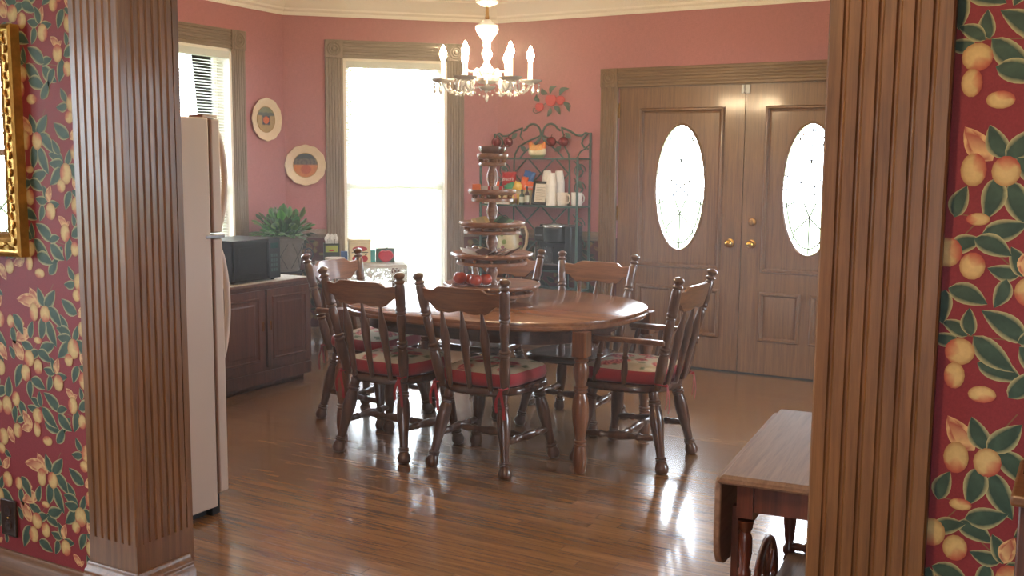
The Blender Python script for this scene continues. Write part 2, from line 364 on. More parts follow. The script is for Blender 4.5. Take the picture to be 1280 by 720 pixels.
# ------------------------------------------------------------------ wallpaper print: one repeat measured on the papered wall (units 1/4 px of a 213 px repeat)
APPLES = [(137,112,22,42),(193,115,24,38),(380,165,25,38),(327,262,27,45),(302,318,20,28),(372,405,24,38),(100,338,25,38),(145,373,22,35),(80,412,24,38),(150,245,20,16),(245,435,24,37),(20,548,20,34),(312,530,22,38),(398,590,25,45),(355,600,18,32),(132,612,26,35),(125,680,18,35),(176,726,24,22),(370,750,25,40),(355,812,20,26),(12,170,18,30),(20,705,22,34)]
LEAVES = [(165,80,125,10,'p'),(150,65,65,60,'p'),(190,75,165,5,'g'),(195,75,240,10,'g'),(215,85,262,155,'g'),(205,150,237,248,'g'),(178,140,165,228,'g'),(70,190,72,160,'p'),(345,95,288,45,'g'),(358,105,390,58,'p'),(300,170,272,118,'g'),(312,205,256,178,'g'),(312,215,258,215,'g'),(330,220,348,162,'g'),(300,240,256,302,'g'),(350,225,402,288,'g'),(360,290,403,352,'p'),(345,345,322,412,'g'),(355,340,385,372,'g'),(65,345,22,275,'p'),(118,290,68,262,'g'),(105,215,38,250,'p'),(110,235,125,168,'g'),(165,280,224,258,'g'),(150,300,202,335,'g'),(60,380,28,475,'g'),(110,440,165,470,'g'),(100,450,98,525,'g'),(105,330,152,305,'g'),(20,350,0,300,'g'),(225,388,180,378,'g'),(230,390,213,328,'g'),(235,388,247,328,'p'),(240,398,282,400,'g'),(205,410,190,472,'g'),(312,500,284,462,'p'),(318,505,332,480,'p'),(355,495,350,448,'g'),(345,540,398,512,'g'),(400,545,412,458,'g'),(330,560,315,642,'g'),(240,565,178,505,'g'),(235,572,276,556,'g'),(240,590,292,645,'g'),(125,580,85,574,'g'),(140,565,103,535,'g'),(150,560,146,500,'g'),(160,572,218,642,'g'),(95,672,60,610,'p'),(92,682,48,690,'p'),(170,642,232,672,'g'),(225,722,257,658,'g'),(345,738,322,690,'g'),(400,700,424,762,'p'),(345,760,302,765,'g'),(372,815,400,842,'g'),(40,560,60,640,'g'),(15,590,10,660,'g'),(30,140,68,215,'g'),(20,200,30,268,'g'),(24,660,60,640,'g'),(290,600,265,660,'g')]
STEMS = [(130,565,240,570),(240,570,345,590),(150,250,105,330),(190,75,240,-30),(330,210,372,150),(105,230,150,240),(228,388,180,330)]
TILE_V, TILE_U, UNIT = 0.53, 0.405, 0.53 / 800
def motifs(mb, place, u0, u1, v0, v1, mi, skip=lambda u, v: False, phase=(0, 0), stretch=1.43):
    """place(u, v, h) -> 3D point; print the repeat over [u0,u1]x[v0,v1] metres"""
    GD, GE = srgb(48, 70, 60), srgb(172, 168, 122); PD, PE = srgb(158, 86, 70), srgb(206, 172, 122); AM, AE, AR = srgb(190, 166, 112), srgb(160, 122, 76), srgb(160, 74, 60)
    GM = srgb(62, 86, 72)
    iu0 = int(math.floor((u0 - phase[0]) / TILE_U)) - 1; iu1 = int(math.ceil((u1 - phase[0]) / TILE_U)) + 1
    iv0 = int(math.floor((v0 - phase[1]) / TILE_V)) - 1; iv1 = int(math.ceil((v1 - phase[1]) / TILE_V)) + 1
    def inside(u, v, m=0.006): return u0 + m < u < u1 - m and v0 + m < v < v1 - m and not skip(u, v)
    k = 0
    for iu in range(iu0, iu1 + 1):
        for iv in range(iv0, iv1 + 1):
            def T(a, b): return (phase[0] + iu * TILE_U + a * UNIT * stretch, phase[1] + (iv + 1) * TILE_V - b * UNIT)
            for (a, b, c, d) in STEMS:
                p, q = Vector(T(a, b)), Vector(T(c, d))
                if not (inside(*p) and inside(*q)): continue
                n = Vector((-(q - p).y, (q - p).x)).normalized() * 0.0012
                mb.poly([place(*(p - n), 0.0004), place(*(q - n), 0.0004), place(*(q + n), 0.0004), place(*(p + n), 0.0004)], mi, [srgb(120, 90, 62)] * 4)
            for (a, b, c, d, ty) in LEAVES:
                k += 1
                p, q = Vector(T(a, b)), Vector(T(c, d)); ax = q - p; L_ = ax.length; 
                n = Vector((-ax.y, ax.x)).normalized(); p = p - ax * 0.10; ax = ax * 1.30
                w = min(0.022, L_ * 0.36); cd_, ce = (GD, GE) if ty == 'g' else (PD, PE)
                ring = []; inner = []
                NS = 8
                bend = 0.0035 * (1 if k % 2 else -1)
                for sgn in (1, -1):
                    rng = range(0, NS + 1) if sgn == 1 else range(NS - 1, 0, -1)
                    for i in rng:
                        t = i / NS; ww = w * (sin(pi * t ** 0.8) ** 0.85)
                        cpt = p + ax * t + n * (bend * sin(pi * t))
                        ring.append(cpt + n * (ww * sgn)); inner.append(cpt + n * (ww * 0.58 * sgn))
                if not all(inside(*x, 0.0005) for x in ring): continue
                if not place(p.x, p.y, 0): continue
                mid = p + ax * 0.5 + n * bend
                h = 0.0006 + 0.0001 * (k % 5)
                o_ = [mb.vert(place(*x, h), ce) for x in ring]; i_ = [mb.vert(place(*x, h), cd_ if j % 3 else (GM if ty == 'g' else PE)) for j, x in enumerate(inner)]
                nn = len(o_)
                for j in range(nn): j2 = (j + 1) % nn; mb.face((o_[j], o_[j2], i_[j2], i_[j]), mi)
                mb.face(i_, mi)
            for (a, b, ra, rb) in APPLES:
                k += 1
                c0 = Vector(T(a, b)); ru = ra * UNIT * stretch * 1.05; rv = rb * UNIT * 1.08
                pts = [(cos(2 * pi * j / 14), sin(2 * pi * j / 14)) for j in range(14)]
                if not all(inside(c0.x + ru * x, c0.y + rv * y, 0.0005) for x, y in pts): continue
                h = 0.0013 + 0.0001 * (k % 4)
                o_ = [mb.vert(place(c0.x + ru * x, c0.y + rv * y, h), AR if (x * cos(k) + y * sin(k)) > 0.45 else AE) for x, y in pts]
                i_ = [mb.vert(place(c0.x + ru * x * 0.72, c0.y + rv * y * 0.72, h), srgb(176, 112, 80) if (x * cos(k) + y * sin(k)) > 0.62 else AM) for x, y in pts]
                for j in range(14): j2 = (j + 1) % 14; mb.face((o_[j], o_[j2], i_[j2], i_[j]), mi)
                cc = mb.vert(place(c0.x - ru * .1 * cos(k), c0.y - rv * .1 * sin(k), h), srgb(204, 182, 126))
                for j in range(14): mb.face((i_[j], i_[(j + 1) % 14], cc), mi)

# ------------------------------------------------------------------ room shell
XL, YB, YP0, YP1, XR, HC = -5.41, 7.14, 2.024, 2.197, 1.60, 2.80
C1 = (XL, 6.01); C2 = (-4.198, YB)
TH = math.atan2(C2[1] - C1[1], C2[0] - C1[0]); LB = math.hypot(C2[0] - C1[0], C2[1] - C1[1])
DADO = 0.93
fl = MB(); fl.poly([(XL - 0.2, -3.2, 0), (XR + 0.2, -3.2, 0), (XR + 0.2, YB + 0.1, 0), (XL - 0.2, YB + 0.1, 0)])
tag(fl.build('floor', M['floor'], smooth=0), kind='structure')
ce = MB(); ce.box(XL - 0.2, -3.2, HC, XR + 0.2, YB + 0.2, HC + 0.1)
tag(ce.build('ceiling', M['ceil'], smooth=0), kind='structure')
gr = MB(); gr.box(-60, -60, -0.62, 60, 60, -0.6)
tag(gr.build('ground', M['lawn'], smooth=0), kind='structure')

def wall(name, org, th, s0, s1, holes, mats, dado=None, print_all=None, thick=0.13, phase=(0, 0), seglim=None):
    """local: s along the wall, y outward, z up. interior face at y = 0"""
    o = empty('tmp')
    mb = MB(); cuts = sorted(set([s0, s1] + [h[0] for h in holes] + [h[1] for h in holes]))
    for a, b in zip(cuts, cuts[1:]):
        hs = [h for h in holes if h[0] <= a + 1e-6 and h[1] >= b - 1e-6]
        spans = [(0, HC)]
        for h in hs:
            spans = [(0, h[2]), (h[3], HC)]
        for z0, z1 in spans:
            if z1 - z0 < 1e-4: continue
            if dado and z0 < dado < z1:
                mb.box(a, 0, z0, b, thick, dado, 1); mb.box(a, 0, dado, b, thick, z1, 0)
            else: mb.box(a, 0, z0, b, thick, z1, 1 if (dado and z1 <= dado + 1e-6) else 0)
    place = lambda u, v, h: (u, -h, v)
    skip = lambda u, v: any(h[0] - 0.14 < u < h[1] + 0.14 and h[2] - 0.02 < v < h[3] + 0.14 for h in holes)
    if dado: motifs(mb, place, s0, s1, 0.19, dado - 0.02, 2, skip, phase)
    if print_all: motifs(mb, place, print_all[0], print_all[1], print_all[2], print_all[3], 2, skip, phase)
    bpy.data.objects.remove(o)
    ob = mb.build(name, mats, smooth=0, normals=False)
    ob.location = (org[0], org[1], 0); ob.rotation_euler = (0, 0, th)
    return tag(ob, kind='structure')
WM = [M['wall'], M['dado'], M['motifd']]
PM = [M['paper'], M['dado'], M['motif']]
W1 = (4.65, 5.45, 0.34, 2.272); W2 = (0.445, 1.249, 0.34, 2.272); DR = (-3.15, -1.22, 0.0, 2.055); W3 = (-0.55, 1.05, 0.85, 2.2)
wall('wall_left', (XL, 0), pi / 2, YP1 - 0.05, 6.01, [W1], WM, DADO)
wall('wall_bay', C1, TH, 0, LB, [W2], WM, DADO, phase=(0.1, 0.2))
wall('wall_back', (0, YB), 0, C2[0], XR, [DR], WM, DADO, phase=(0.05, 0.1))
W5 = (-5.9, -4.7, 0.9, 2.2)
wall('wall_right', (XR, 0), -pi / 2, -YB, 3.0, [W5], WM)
wall('wall_near_left', (XL, 0), pi / 2, -3.0, YP0 + 0.05, [W3], WM)
wall('wall_near_back', (0, -3.0), pi, -XR, -XL, [(-0.45, 0.45, 1.1, 2.0)], WM)
# partition with the cased opening; face towards the camera carries the fruit paper
XO0, XO1, OT = -2.404, -0.459, 2.30
def partition():
    mb = MB()
    mb.box(XL - 0.1, YP0, 0, XO0 - 0.02, YP1, HC, 0); mb.box(XO1 + 0.02, YP0, 0, XR + 0.1, YP1, HC, 0); mb.box(XO0 - 0.02, YP0, OT + 0.02, XO1 + 0.02, YP1, HC, 0)
    place = lambda u, v, h: (u, YP0 - h, v)
    motifs(mb, place, -3.65, XO0 - 0.19, 0.2, 2.6, 1, phase=(PHL[0], PHL[1]))
    motifs(mb, place, XO1 + 0.195, 1.2, 0.2, 2.6, 1, phase=(PHR[0], PHR[1]))
    tag(mb.build('wall_partition', [M['paper'], M['motif']], smooth=0, normals=False), kind='structure')
PHL = (-2.99, 0.025); PHR = (-0.327, 0.491)
partition()

# fluted boards
def fluted(mb, w, L0, L1, t, n, margin=0.12, gw=0.052, depth=0.005, mi=0):
    """board in local x in [0,w], face at y=0 (towards -y), body to y=t, z from L0 to L1"""
    pts = [(0, t), (0, 0.004), (0.004, 0)]
    pitch = (1 - 2 * margin - gw) / (n - 1)
    for k in range(n):
        c = (margin + gw / 2 + pitch * k) * w; h = gw * w / 2
        pts.append((c - h, 0))
        for j in range(0, 7):
            a = pi * j / 6; pts.append((c - h * cos(a) * 0.92, depth * sin(a) + 0.0004))
        pts.append((c + h, 0))
    pts += [(w - 0.004, 0), (w, 0.004), (w, t)]
    mb.prism(pts, L1 - L0, origin=(0, 0, L0), mi=mi)
FL_END = 0.345
def opening_trim():
    o = empty('trim_1', kind='structure')
    # casing boards on the camera side
    for x0, nm in ((XO0 - 0.21, 'left'), (XO1, 'right')):
        wd = 0.2105 if nm == 'left' else 0.220; b = MB(); fluted(b, wd, FL_END, OT + 0.2, 0.024, 6); b.box(0, 0.0, 0.10, wd, 0.024, FL_END)
        c = b.build('casing', M['oak'], o); c.location = (x0, YP0 - 0.024, 0)
    # jamb boards lining the opening
    for x0, sg in ((XO0, 1), (XO1, -1)):
        b = MB(); fluted(b, YP1 - YP0, FL_END, OT, 0.02, 6); b.box(0, 0, 0.10, YP1 - YP0, 0.02, FL_END)
        j = b.build('jamb', M['oak'], o)
        if sg > 0: j.rotation_euler = (0, 0, pi / 2); j.location = (x0, YP0, 0)
        else: j.rotation_euler = (0, 0, -pi / 2); j.location = (x0, YP1, 0)
    b = MB(); b.box(XO0 - 0.21, YP0 - 0.022, OT, XO1 + 0.21, YP0, OT + 0.2); b.box(XO0, YP0 - 0.02, OT, XO1, YP1, OT + 0.02)
    b.build('head_casing', M['oakx'], o, bevel=0.003)
    # plinth blocks wrap the corner with a stepped cap
    prof = [(0.0, 0.264), (0.006, 0.264), (0.010, 0.258), (0.011, 0.250), (0.020, 0.243), (0.022, 0.236), (0.023, 0.226), (0.032, 0.218), (0.034, 0.0)]
    for path, lf in (([(XO0 - 0.212, YP0 - 0.024), (XO0, YP0 - 0.024), (XO0, YP1)], True), ([(XO1 + 0.212, YP0 - 0.024), (XO1, YP0 - 0.024), (XO1, YP1)], False)):
        b = MB(); b.sweep(path, prof, left=lf); b.build('plinth', M['oak'], o, smooth=50)
    # casing boards on the far side
    b = MB(); b.box(XO0 - 0.18, YP1, 0, XO0, YP1 + 0.022, OT + 0.18); b.box(XO1, YP1, 0, XO1 + 0.18, YP1 + 0.022, OT + 0.18); b.build('back_casing', M['oak'], o)
opening_trim()
bbp = [(0.0, 0.205), (0.008, 0.205), (0.012, 0.195), (0.013, 0.180), (0.020, 0.172), (0.020, 0.0)]
def strip(name, path, prof, mat, left=True, kind='structure', smooth=50):
    b = MB(); b.sweep(path, prof, left=left); return tag(b.build(name, mat, smooth=smooth), kind=kind)
strip('baseboard_near_left', [(XL, YP0), (XO0 - 0.245, YP0)], bbp, M['oakx'])
strip('baseboard_near_right', [(XO1 + 0.245, YP0), (XR, YP0)], bbp, M['oakx'])
strip('baseboard_left', [(XL, YP1), (XL, 4.5)], bbp, M['oak'])
strip('baseboard_bay', [(XL, 5.6), C1, C2, (-3.30, YB)], bbp, M['oakx'])
strip('baseboard_back', [(-1.07, YB), (XR, YB)], bbp, M['oakx'])
rail = [(0, 0.903), (0.010, 0.903), (0.014, 0.915), (0.022, 0.922), (0.026, 0.935), (0.022, 0.945), (0.016, 0.95), (0.014, 0.965), (0.006, 0.972), (0, 0.972)]
ub = Vector((cos(TH), sin(TH)))
pb = lambda s: (C1[0] + ub.x * s, C1[1] + ub.y * s)
strip('trim_2', [(XL, YP1), (XL, W1[0] - 0.14)], rail, M['cas'])
strip('trim_3', [(XL, W1[1] + 0.14), C1, pb(W2[0] - 0.14)], rail, M['cas'])
strip('trim_4', [pb(W2[1] + 0.14), C2, (DR[0] - 0.14, YB)], rail, M['casx'])
strip('trim_5', [(DR[1] + 0.14, YB), (XR, YB)], rail, M['casx'])
crown = [(0, 2.58), (0.010, 2.578), (0.014, 2.588), (0.014, 2.604), (0.022, 2.610), (0.030, 2.618), (0.030, 2.632), (0.036, 2.637), (0.048, 2.660), (0.070, 2.690), (0.096, 2.712), (0.098, 2.722), (0.112, 2.726), (0.124, 2.742), (0.128, 2.760), (0.140, 2.764), (0.150, 2.780), (0.150, 2.80)]
strip('trim_6', [(XL, YP1), C1, C2, (XR, YB), (XR, YP1)], crown, M['crown'], smooth=25)

# ------------------------------------------------------------------ windows
def rosette(parent, x, z, w, mat, y=-0.040):
    b = MB(); b.box(x, y, z, x + w, 0, z + w)
    bl = b.build('corner_block', mat, parent, bevel=0.004)
    r = MB(); cx, cz = x + w / 2, z + w / 2
    pr = [(0, w * .40), (0.004, w * .395), (0.0075, w * .36), (0.0075, w * .33), (0.002, w * .30), (0.002, w * .25), (0.007, w * .22), (0.007, w * .19), (0.002, w * .16), (0.002, w * .13), (0.009, w * .09), (0.011, w * .04)]
    r.lathe(pr, (cx, y + 0.001, cz), (cx, y - 1 + 0.001, cz), seg=28)
    r.build('rosette', mat, bl, smooth=50)
def casing(parent, s0, s1, zt, zb, w, matv, math_, n=5, z0=None):
    for x in (s0 - w, s1):
        b = MB(); fluted(b, w, z0 if z0 is not None else zb - 0.02, zt, 0.028, n, 0.14, 0.07, 0.005); c = b.build('side_casing', matv, parent); c.location = (x, -0.028, 0)
    b = MB(); fluted(b, w, s0, s1, 0.028, n, 0.14, 0.07, 0.005)
    b.xf(Matrix(((0, 0, 1, 0), (0, 1, 0, -0.028), (1, 0, 0, zt), (0, 0, 0, 1)))); b.build('head_casing', math_, parent)
    rosette(parent, s0 - w, zt, w, matv); rosette(parent, s1, zt, w, matv)
def window(name, org, th, h, w=0.136, blind=True, trim=True, lattice=False, rise=0.0, slat_tilt=46):
    o = empty(name, (org[0], org[1], 0), th, kind='structure')
    s0, s1, z0, z1 = h
    if trim:
        casing(o, s0, s1, z1, z0, w, M['cas'], M['casx'])
        b = MB(); b.box(s0 - w - 0.02, -0.06, z0 - 0.055, s1 + w + 0.02, 0.0, z0 - 0.025); b.box(s0 - w, -0.02, z0 - 0.14, s1 + w, 0.0, z0 - 0.055)
        b.build('window_sill', M['casx'], o, bevel=0.004)
    # reveal lining and two sashes
    b = MB(); t = 0.02
    b.box(s0, -0.025, z0, s0 + t, 0.13, z1); b.box(s1 - t, -0.025, z0, s1, 0.13, z1); b.box(s0, -0.025, z1 - t, s1, 0.13, z1); b.box(s0, -0.025, z0 - 0.03, s1, 0.13, z0 + t)
    b.build('window_frame', M['crown'], o)
    zm = (z0 + z1) / 2
    for k, (a, c, y) in enumerate(((z0 + t, zm + 0.02, 0.075), (zm - 0.02, z1 - t, 0.10))):
        b = MB(); q = 0.035
        b.box(s0 + t, y, a, s0 + t + q, y + 0.022, c); b.box(s1 - t - q, y, a, s1 - t, y + 0.022, c); b.box(s0 + t, y, a, s1 - t, y + 0.022, a + q); b.box(s0 + t, y, c - q, s1 - t, y + 0.022, c)
        sa = b.build('sash', M['crown'], o)
        g = MB(); g.box(s0 + t + q, y + 0.009, a + q, s1 - t - q, y + 0.013, c - q); g.build('window_pane', M['glass'], sa, smooth=0)
        if lattice:
            g = MB(); st = 0.16; W_ = s1 - s0 - 2 * (t + q); H_ = c - a - 2 * q; n = 12
            for sg in (1, -1):
                kk = -H_
                while kk < W_:
                    # line x = kk + tt, z = tt or H-tt
                    t0 = max(0, -kk); t1 = min(H_, W_ - kk)
                    if t1 > t0 + 0.01:
                        zz = (lambda v: a + q + v) if sg == 1 else (lambda v: c - q - v)
                        g.tube([(s0 + t + q + kk + t0, y + 0.005, zz(t0)), (s0 + t + q + kk + t1, y + 0.005, zz(t1))], 0.006, 5)
                    kk += st
            g.build('lead_lattice', M['came'], sa)
    if blind:
        b = MB(); b.box(s0 + 0.004, -0.020, z1 - 0.068, s1 - 0.004, 0.012, z1 - 0.002); bl = b.build('blind_valance', M['valance'], o, bevel=0.003)
        b = MB(); zz = z1 - 0.09; tilt = R(slat_tilt); hw = 0.0125
        while zz > z0 + 0.03 + rise:
            dy, dz = hw * cos(tilt), hw * sin(tilt)
            b.poly([(s0 + 0.024, 0.035 - dy, zz - dz), (s1 - 0.024, 0.035 - dy, zz - dz), (s1 - 0.024, 0.035, zz + 0.0015), (s0 + 0.024, 0.035, zz + 0.0015)])
            b.poly([(s0 + 0.024, 0.035, zz + 0.0015), (s1 - 0.024, 0.035, zz + 0.0015), (s1 - 0.024, 0.035 + dy, zz + dz), (s0 + 0.024, 0.035 + dy, zz + dz)])
            zz -= 0.0205
        for x in (s0 + 0.11, s1 - 0.11, (s0 + s1) / 2):
            b.tube([(x, 0.021, z1 - 0.07), (x, 0.021, zz)], 0.0009, 4); b.tube([(x, 0.049, z1 - 0.07), (x, 0.049, zz)], 0.0009, 4)
        b.box(s0 + 0.024, 0.022, zz - 0.01, s1 - 0.024, 0.048, zz + 0.006)
        b.build('blind_slats', M['slat'], bl, smooth=0, normals=False)
        c = MB(); c.tube([(s0 + 0.06, 0.008, z1 - 0.07), (s0 + 0.06, 0.006, z1 - 0.9)], 0.003, 6); c.build('tilt_wand', M['clear'], bl)
    return o
window('window_1', (XL, 0), pi / 2, W1, slat_tilt=20)
window('window_2', C1, TH, W2)
window('window_3', (XL, 0), pi / 2, W3, blind=False, lattice=True)
window('fill_window_4', (0, -3.0), pi, (-0.45, 0.45, 1.1, 2.0), blind=False)  # unseen window added behind the camera to light the near room
window('fill_window_5', (XR, 0), -pi / 2, W5, blind=False)  # unseen window added so daylight reaches the fridge side
def portal(org, th, h, name='daylight_portal'):
    l = bpy.data.lights.new(name, 'AREA'); l.shape = 'RECTANGLE'; l.size = h[1] - h[0]; l.size_y = h[3] - h[2]; l.cycles.is_portal = True
    o = bpy.data.objects.new(name, l); COL.objects.link(o)
    u = Vector((cos(th), sin(th), 0)); out = Vector((-sin(th), cos(th), 0))
    p = Vector((org[0], org[1], 0)) + u * ((h[0] + h[1]) / 2) + out * 0.16 + Vector((0, 0, (h[2] + h[3]) / 2))
    z = out  # lamp shines along its local -z, i.e. inwards
    M4 = Matrix((( -u.x, 0, z.x, p.x), (-u.y, 0, z.y, p.y), (0, 1, z.z, p.z), (0, 0, 0, 1)))
    o.matrix_world = M4
for a in (((XL, 0), pi / 2, W1), (C1, TH, W2), ((XL, 0), pi / 2, W3), ((0, -3.0), pi, (-0.45, 0.45, 1.1, 2.0)), ((XR, 0), -pi / 2, W5), ((0, YB), 0, (-2.86, -2.45, 0.86, 1.78)), ((0, YB), 0, (-1.92, -1.51, 0.86, 1.78))): portal(*a)

# ------------------------------------------------------------------ front doors
def raised_panel(mb, x0, x1, z0, z1, y=0.0, hole=None):
    """picture-frame moulding with a raised field; hole = ellipse (cx,cz,a,b)"""
    prof = [(0.0, 0.0), (0.001, -0.010), (0.008, -0.020), (0.018, -0.022), (0.024, -0.012), (0.027, 0.004), (0.034, 0.006), (0.042, 0.002)]
    rings = []
    for d, dy in prof: rings.append([mb.vert(p) for p in ((x0 + d, y + dy, z0 + d), (x1 - d, y + dy, z0 + d), (x1 - d, y + dy, z1 - d), (x0 + d, y + dy, z1 - d))])
    if not hole:
        d, dy = 0.062, -0.005
        rings.append([mb.vert(p) for p in ((x0 + d, y + dy, z0 + d), (x1 - d, y + dy, z0 + d), (x1 - d, y + dy, z1 - d), (x0 + d, y + dy, z1 - d))])
    for A, B in zip(rings, rings[1:]):
        for k in range(4): j = (k + 1) % 4; mb.face((A[k], A[j], B[j], B[k]))
    if not hole: mb.face(rings[-1])
    return rings[-1]
def ellipse_pts(cx, cz, a, b, n=48, off=0): return [(cx + a * cos(2 * pi * (k + off) / n), cz + b * sin(2 * pi * (k + off) / n)) for k in range(n)]
def door_leaf(name, x0, mirror, parent_name=None):
    w, h, t = 0.955, 2.04, 0.045
    o = empty(name, (x0, YB + 0.012, 0.008), 0, kind='structure')
    def X(x): return w - x if mirror else x
    mb = MB()
    # panels: (x0,x1,z0,z1)
    big = (0.165, 0.812, 0.725, 1.89); s1 = (0.165, 0.455, 0.235, 0.59); s2 = (0.522, 0.812, 0.235, 0.59)
    xs = [0, 0.165, 0.455, 0.522, 0.812, w]; zs = [0, 0.235, 0.59, 0.725, 1.89, h]
    for i in range(5):
        for j in range(5):
            a, b, c, d = xs[i], xs[i + 1], zs[j], zs[j + 1]
            if j == 1 and i in (1, 3): continue
            if j == 3 and i in (1, 2, 3): continue
            mb.poly([(X(a), 0, c), (X(b), 0, c), (X(b), 0, d), (X(a), 0, d)])
            
    # edge faces and back
    mb.poly([(0, 0, 0), (0, t, 0), (0, t, h), (0, 0, h)]); mb.poly([(w, 0, 0), (w, t, 0), (w, t, h), (w, 0, h)])
    mb.poly([(0, 0, h), (w, 0, h), (w, t, h), (0, t, h)]); mb.poly([(0, 0, 0), (w, 0, 0), (w, t, 0), (0, t, 0)])
    body = mb
    for p in (s1, s2): raised_panel(body, min(X(p[0]), X(p[1])), max(X(p[0]), X(p[1])), p[2], p[3])
    bx0, bx1 = min(X(big[0]), X(big[1])), max(X(big[0]), X(big[1]))
    cx, cz, ea, eb = (bx0 + bx1) / 2, 1.313, 0.186, 0.452
    raised_panel(body, bx0, bx1, big[2], big[3], 0, hole=True)
    # field around the oval: two passes, front (y=0.002) and back (y=t)
    n = 48
    def field(y, X0, X1, Z0, Z1):
        el = ellipse_pts(cx, cz, ea, eb, n); rect = []
        for (ex, ez) in el:
            dx, dz = ex - cx, ez - cz
            kx = ((X1 - cx) / dx if dx > 1e-6 else ((X0 - cx) / dx if dx < -1e-6 else 1e9)); kz = ((Z1 - cz) / dz if dz > 1e-6 else ((Z0 - cz) / dz if dz < -1e-6 else 1e9))
            k = min(kx, kz); rect.append((cx + dx * k, cz + dz * k))
        A = [body.vert((x, y, z)) for x, z in el]; B = [body.vert((x, y, z)) for x, z in rect]
        for i in range(n):
            j = (i + 1) % n; body.face((A[i], A[j], B[j], B[i]))
        for (qx, qz) in ((X0, Z0), (X1, Z0), (X1, Z1), (X0, Z1)):
            # corner fill triangle
            best = sorted(range(n), key=lambda i: abs(math.atan2(rect[i][1] - cz, rect[i][0] - cx) - math.atan2(qz - cz, qx - cx)))
            on_a = [i for i in best[:6] if abs(rect[i][0] - qx) < 1e-6]; on_b = [i for i in best[:6] if abs(rect[i][1] - qz) < 1e-6]
            if on_a and on_b:
                ia = min(on_a, key=lambda i: abs(rect[i][1] - qz)); ib = min(on_b, key=lambda i: abs(rect[i][0] - qx))
                body.poly([(rect[ia][0], y, rect[ia][1]), (qx, y, qz), (rect[ib][0], y, rect[ib][1])])
        return A
    f1 = field(0.002, bx0 + 0.042, bx1 - 0.042, big[2] + 0.042, big[3] - 0.042); f2 = field(t, 0, w, 0, h)
    for i in range(n): j = (i + 1) % n; body.face((f1[i], f1[j], f2[j], f2[i]))
    body.build('door_body', M['door'], o, smooth=30)
    # oval bead and leaded glass
    b = MB(); path = [(x, -0.002, z) for x, z in ellipse_pts(cx, cz, ea + 0.006, eb + 0.006)]; b.tube(path, 0.009, 8, closed=True)
    b.build('oval_bead', M['door'], o)
    g = MB(); el = ellipse_pts(cx, cz, ea - 0.001, eb - 0.001); g.prism([(x, z) for x, z in el], 0.008, origin=(0, 0.02, 0), U=(1, 0, 0), V=(0, 0, 1), Wd=(0, 1, 0))
    gl = g.build('oval_window_pane', M['glass'], o, smooth=0)
    c = MB(); yy = 0.014; rt = 0.0048
    def seg(*pts): c.tube([(cx + a * ea, yy, cz + b * eb) for a, b in pts], rt, 5)
    c.tube([(cx + x, yy, cz + z) for x, z in ((0.88 * ea * cos(2 * pi * k / 32), 0.90 * eb * sin(2 * pi * k / 32)) for k in range(32))], rt, 5, closed=True)
    for sx in (1, -1):
        seg((0, .42), (sx * .38, .12), (sx * .30, -.12), (0, -.42)); seg((sx * .38, .12), (sx * .97, .22)); seg((sx * .36, 0.0), (sx * .99, 0.0)); seg((sx * .5, .86), (sx * .38, .66), (0, .42)); seg((0, -.42), (sx * .5, -.62), (sx * .6, -.78))
        seg((0, 0.0), (sx * .38, .12)); seg((0, 0.0), (sx * .30, -.12)); seg((sx * .3, -.12), (sx * .95, -.28))
    seg((0, .99), (0, .42)); seg((0, -.42), (0, -.99))
    c.tube([(cx + 0.035 * cos(2 * pi * k / 16), yy, cz + 0.05 * sin(2 * pi * k / 16)) for k in range(16)], rt, 5, closed=True)
    c.build('lead_came', M['came'], gl)
    # brass hardware on the meeting stile, hinges on the other
    kx = X(w - 0.075)
    def knob(z, r=0.029, name='door_knob'):
        k = MB(); k.lathe([(0, 0.032), (0.006, 0.032), (0.009, 0.026), (0.012, 0.012), (0.028, 0.012), (0.034, r * .8), (0.046, r), (0.060, r * .9), (0.067, r * .5), (0.069, 0.004)], (kx, 0, z), (kx, -1, z), seg=22)
        k.build(name, M['brass'], o, smooth=60)
    knob(0.925)
    if mirror:
        k = MB(); k.lathe([(0, 0.031), (0.007, 0.031), (0.014, 0.026), (0.016, 0.014), (0.018, 0.012)], (kx, 0, 1.08), (kx, -1, 1.08), seg=22); k.box(kx - 0.004, -0.030, 1.062, kx + 0.004, -0.016, 1.098); k.build('deadbolt', M['brass'], o)
    for z in (0.22, 1.06, 1.82):
        k = MB(); hx = X(0.0); k.lathe([(0, 0.007), (0.1, 0.007)], (hx, -0.006, z), seg=10); k.ball((hx, -0.006, z + 0.104), 0.007, 8, 6); k.build('hinge', M['brass'], o)
    return o
door_leaf('door_1', -3.145, False); door_leaf('door_2', -2.184, True)
fr = empty('trim_7', (0, YB, 0), 0, kind='structure')
casing(fr, DR[0], DR[1], DR[3], 0, 0.136, M['doork'], M['doorkx'], z0=0.0)
b = MB(); b.box(DR[0] - 0.0, 0.06, 0, DR[0] + 0.004, 0.13, DR[3]); b.box(DR[1] - 0.004, 0.06, 0, DR[1], 0.13, DR[3]); b.box(DR[0], 0.0, DR[3] - 0.006, DR[1], 0.13, DR[3]); b.build('door_frame', M['oak'], fr)
b = MB(); b.box(DR[0], -0.03, 0.0, DR[1], 0.13, 0.007); b.build('threshold', M['rubber'], fr)
for k, x in enumerate((-2.205, -2.172)):
    b = MB(); b.box(x - (0.010 if k == 0 else 0.016), YB - 0.008, 1.985, x + (0.010 if k == 0 else 0.016), YB + 0.010, 2.045)
    s = b.build('alarm_sensor', M['paperw'], bevel=0.002); tag(s, ('narrow white alarm magnet at the top corner of the left door' if k == 0 else 'wider white alarm contact at the top corner of the right door'), 'sensor')
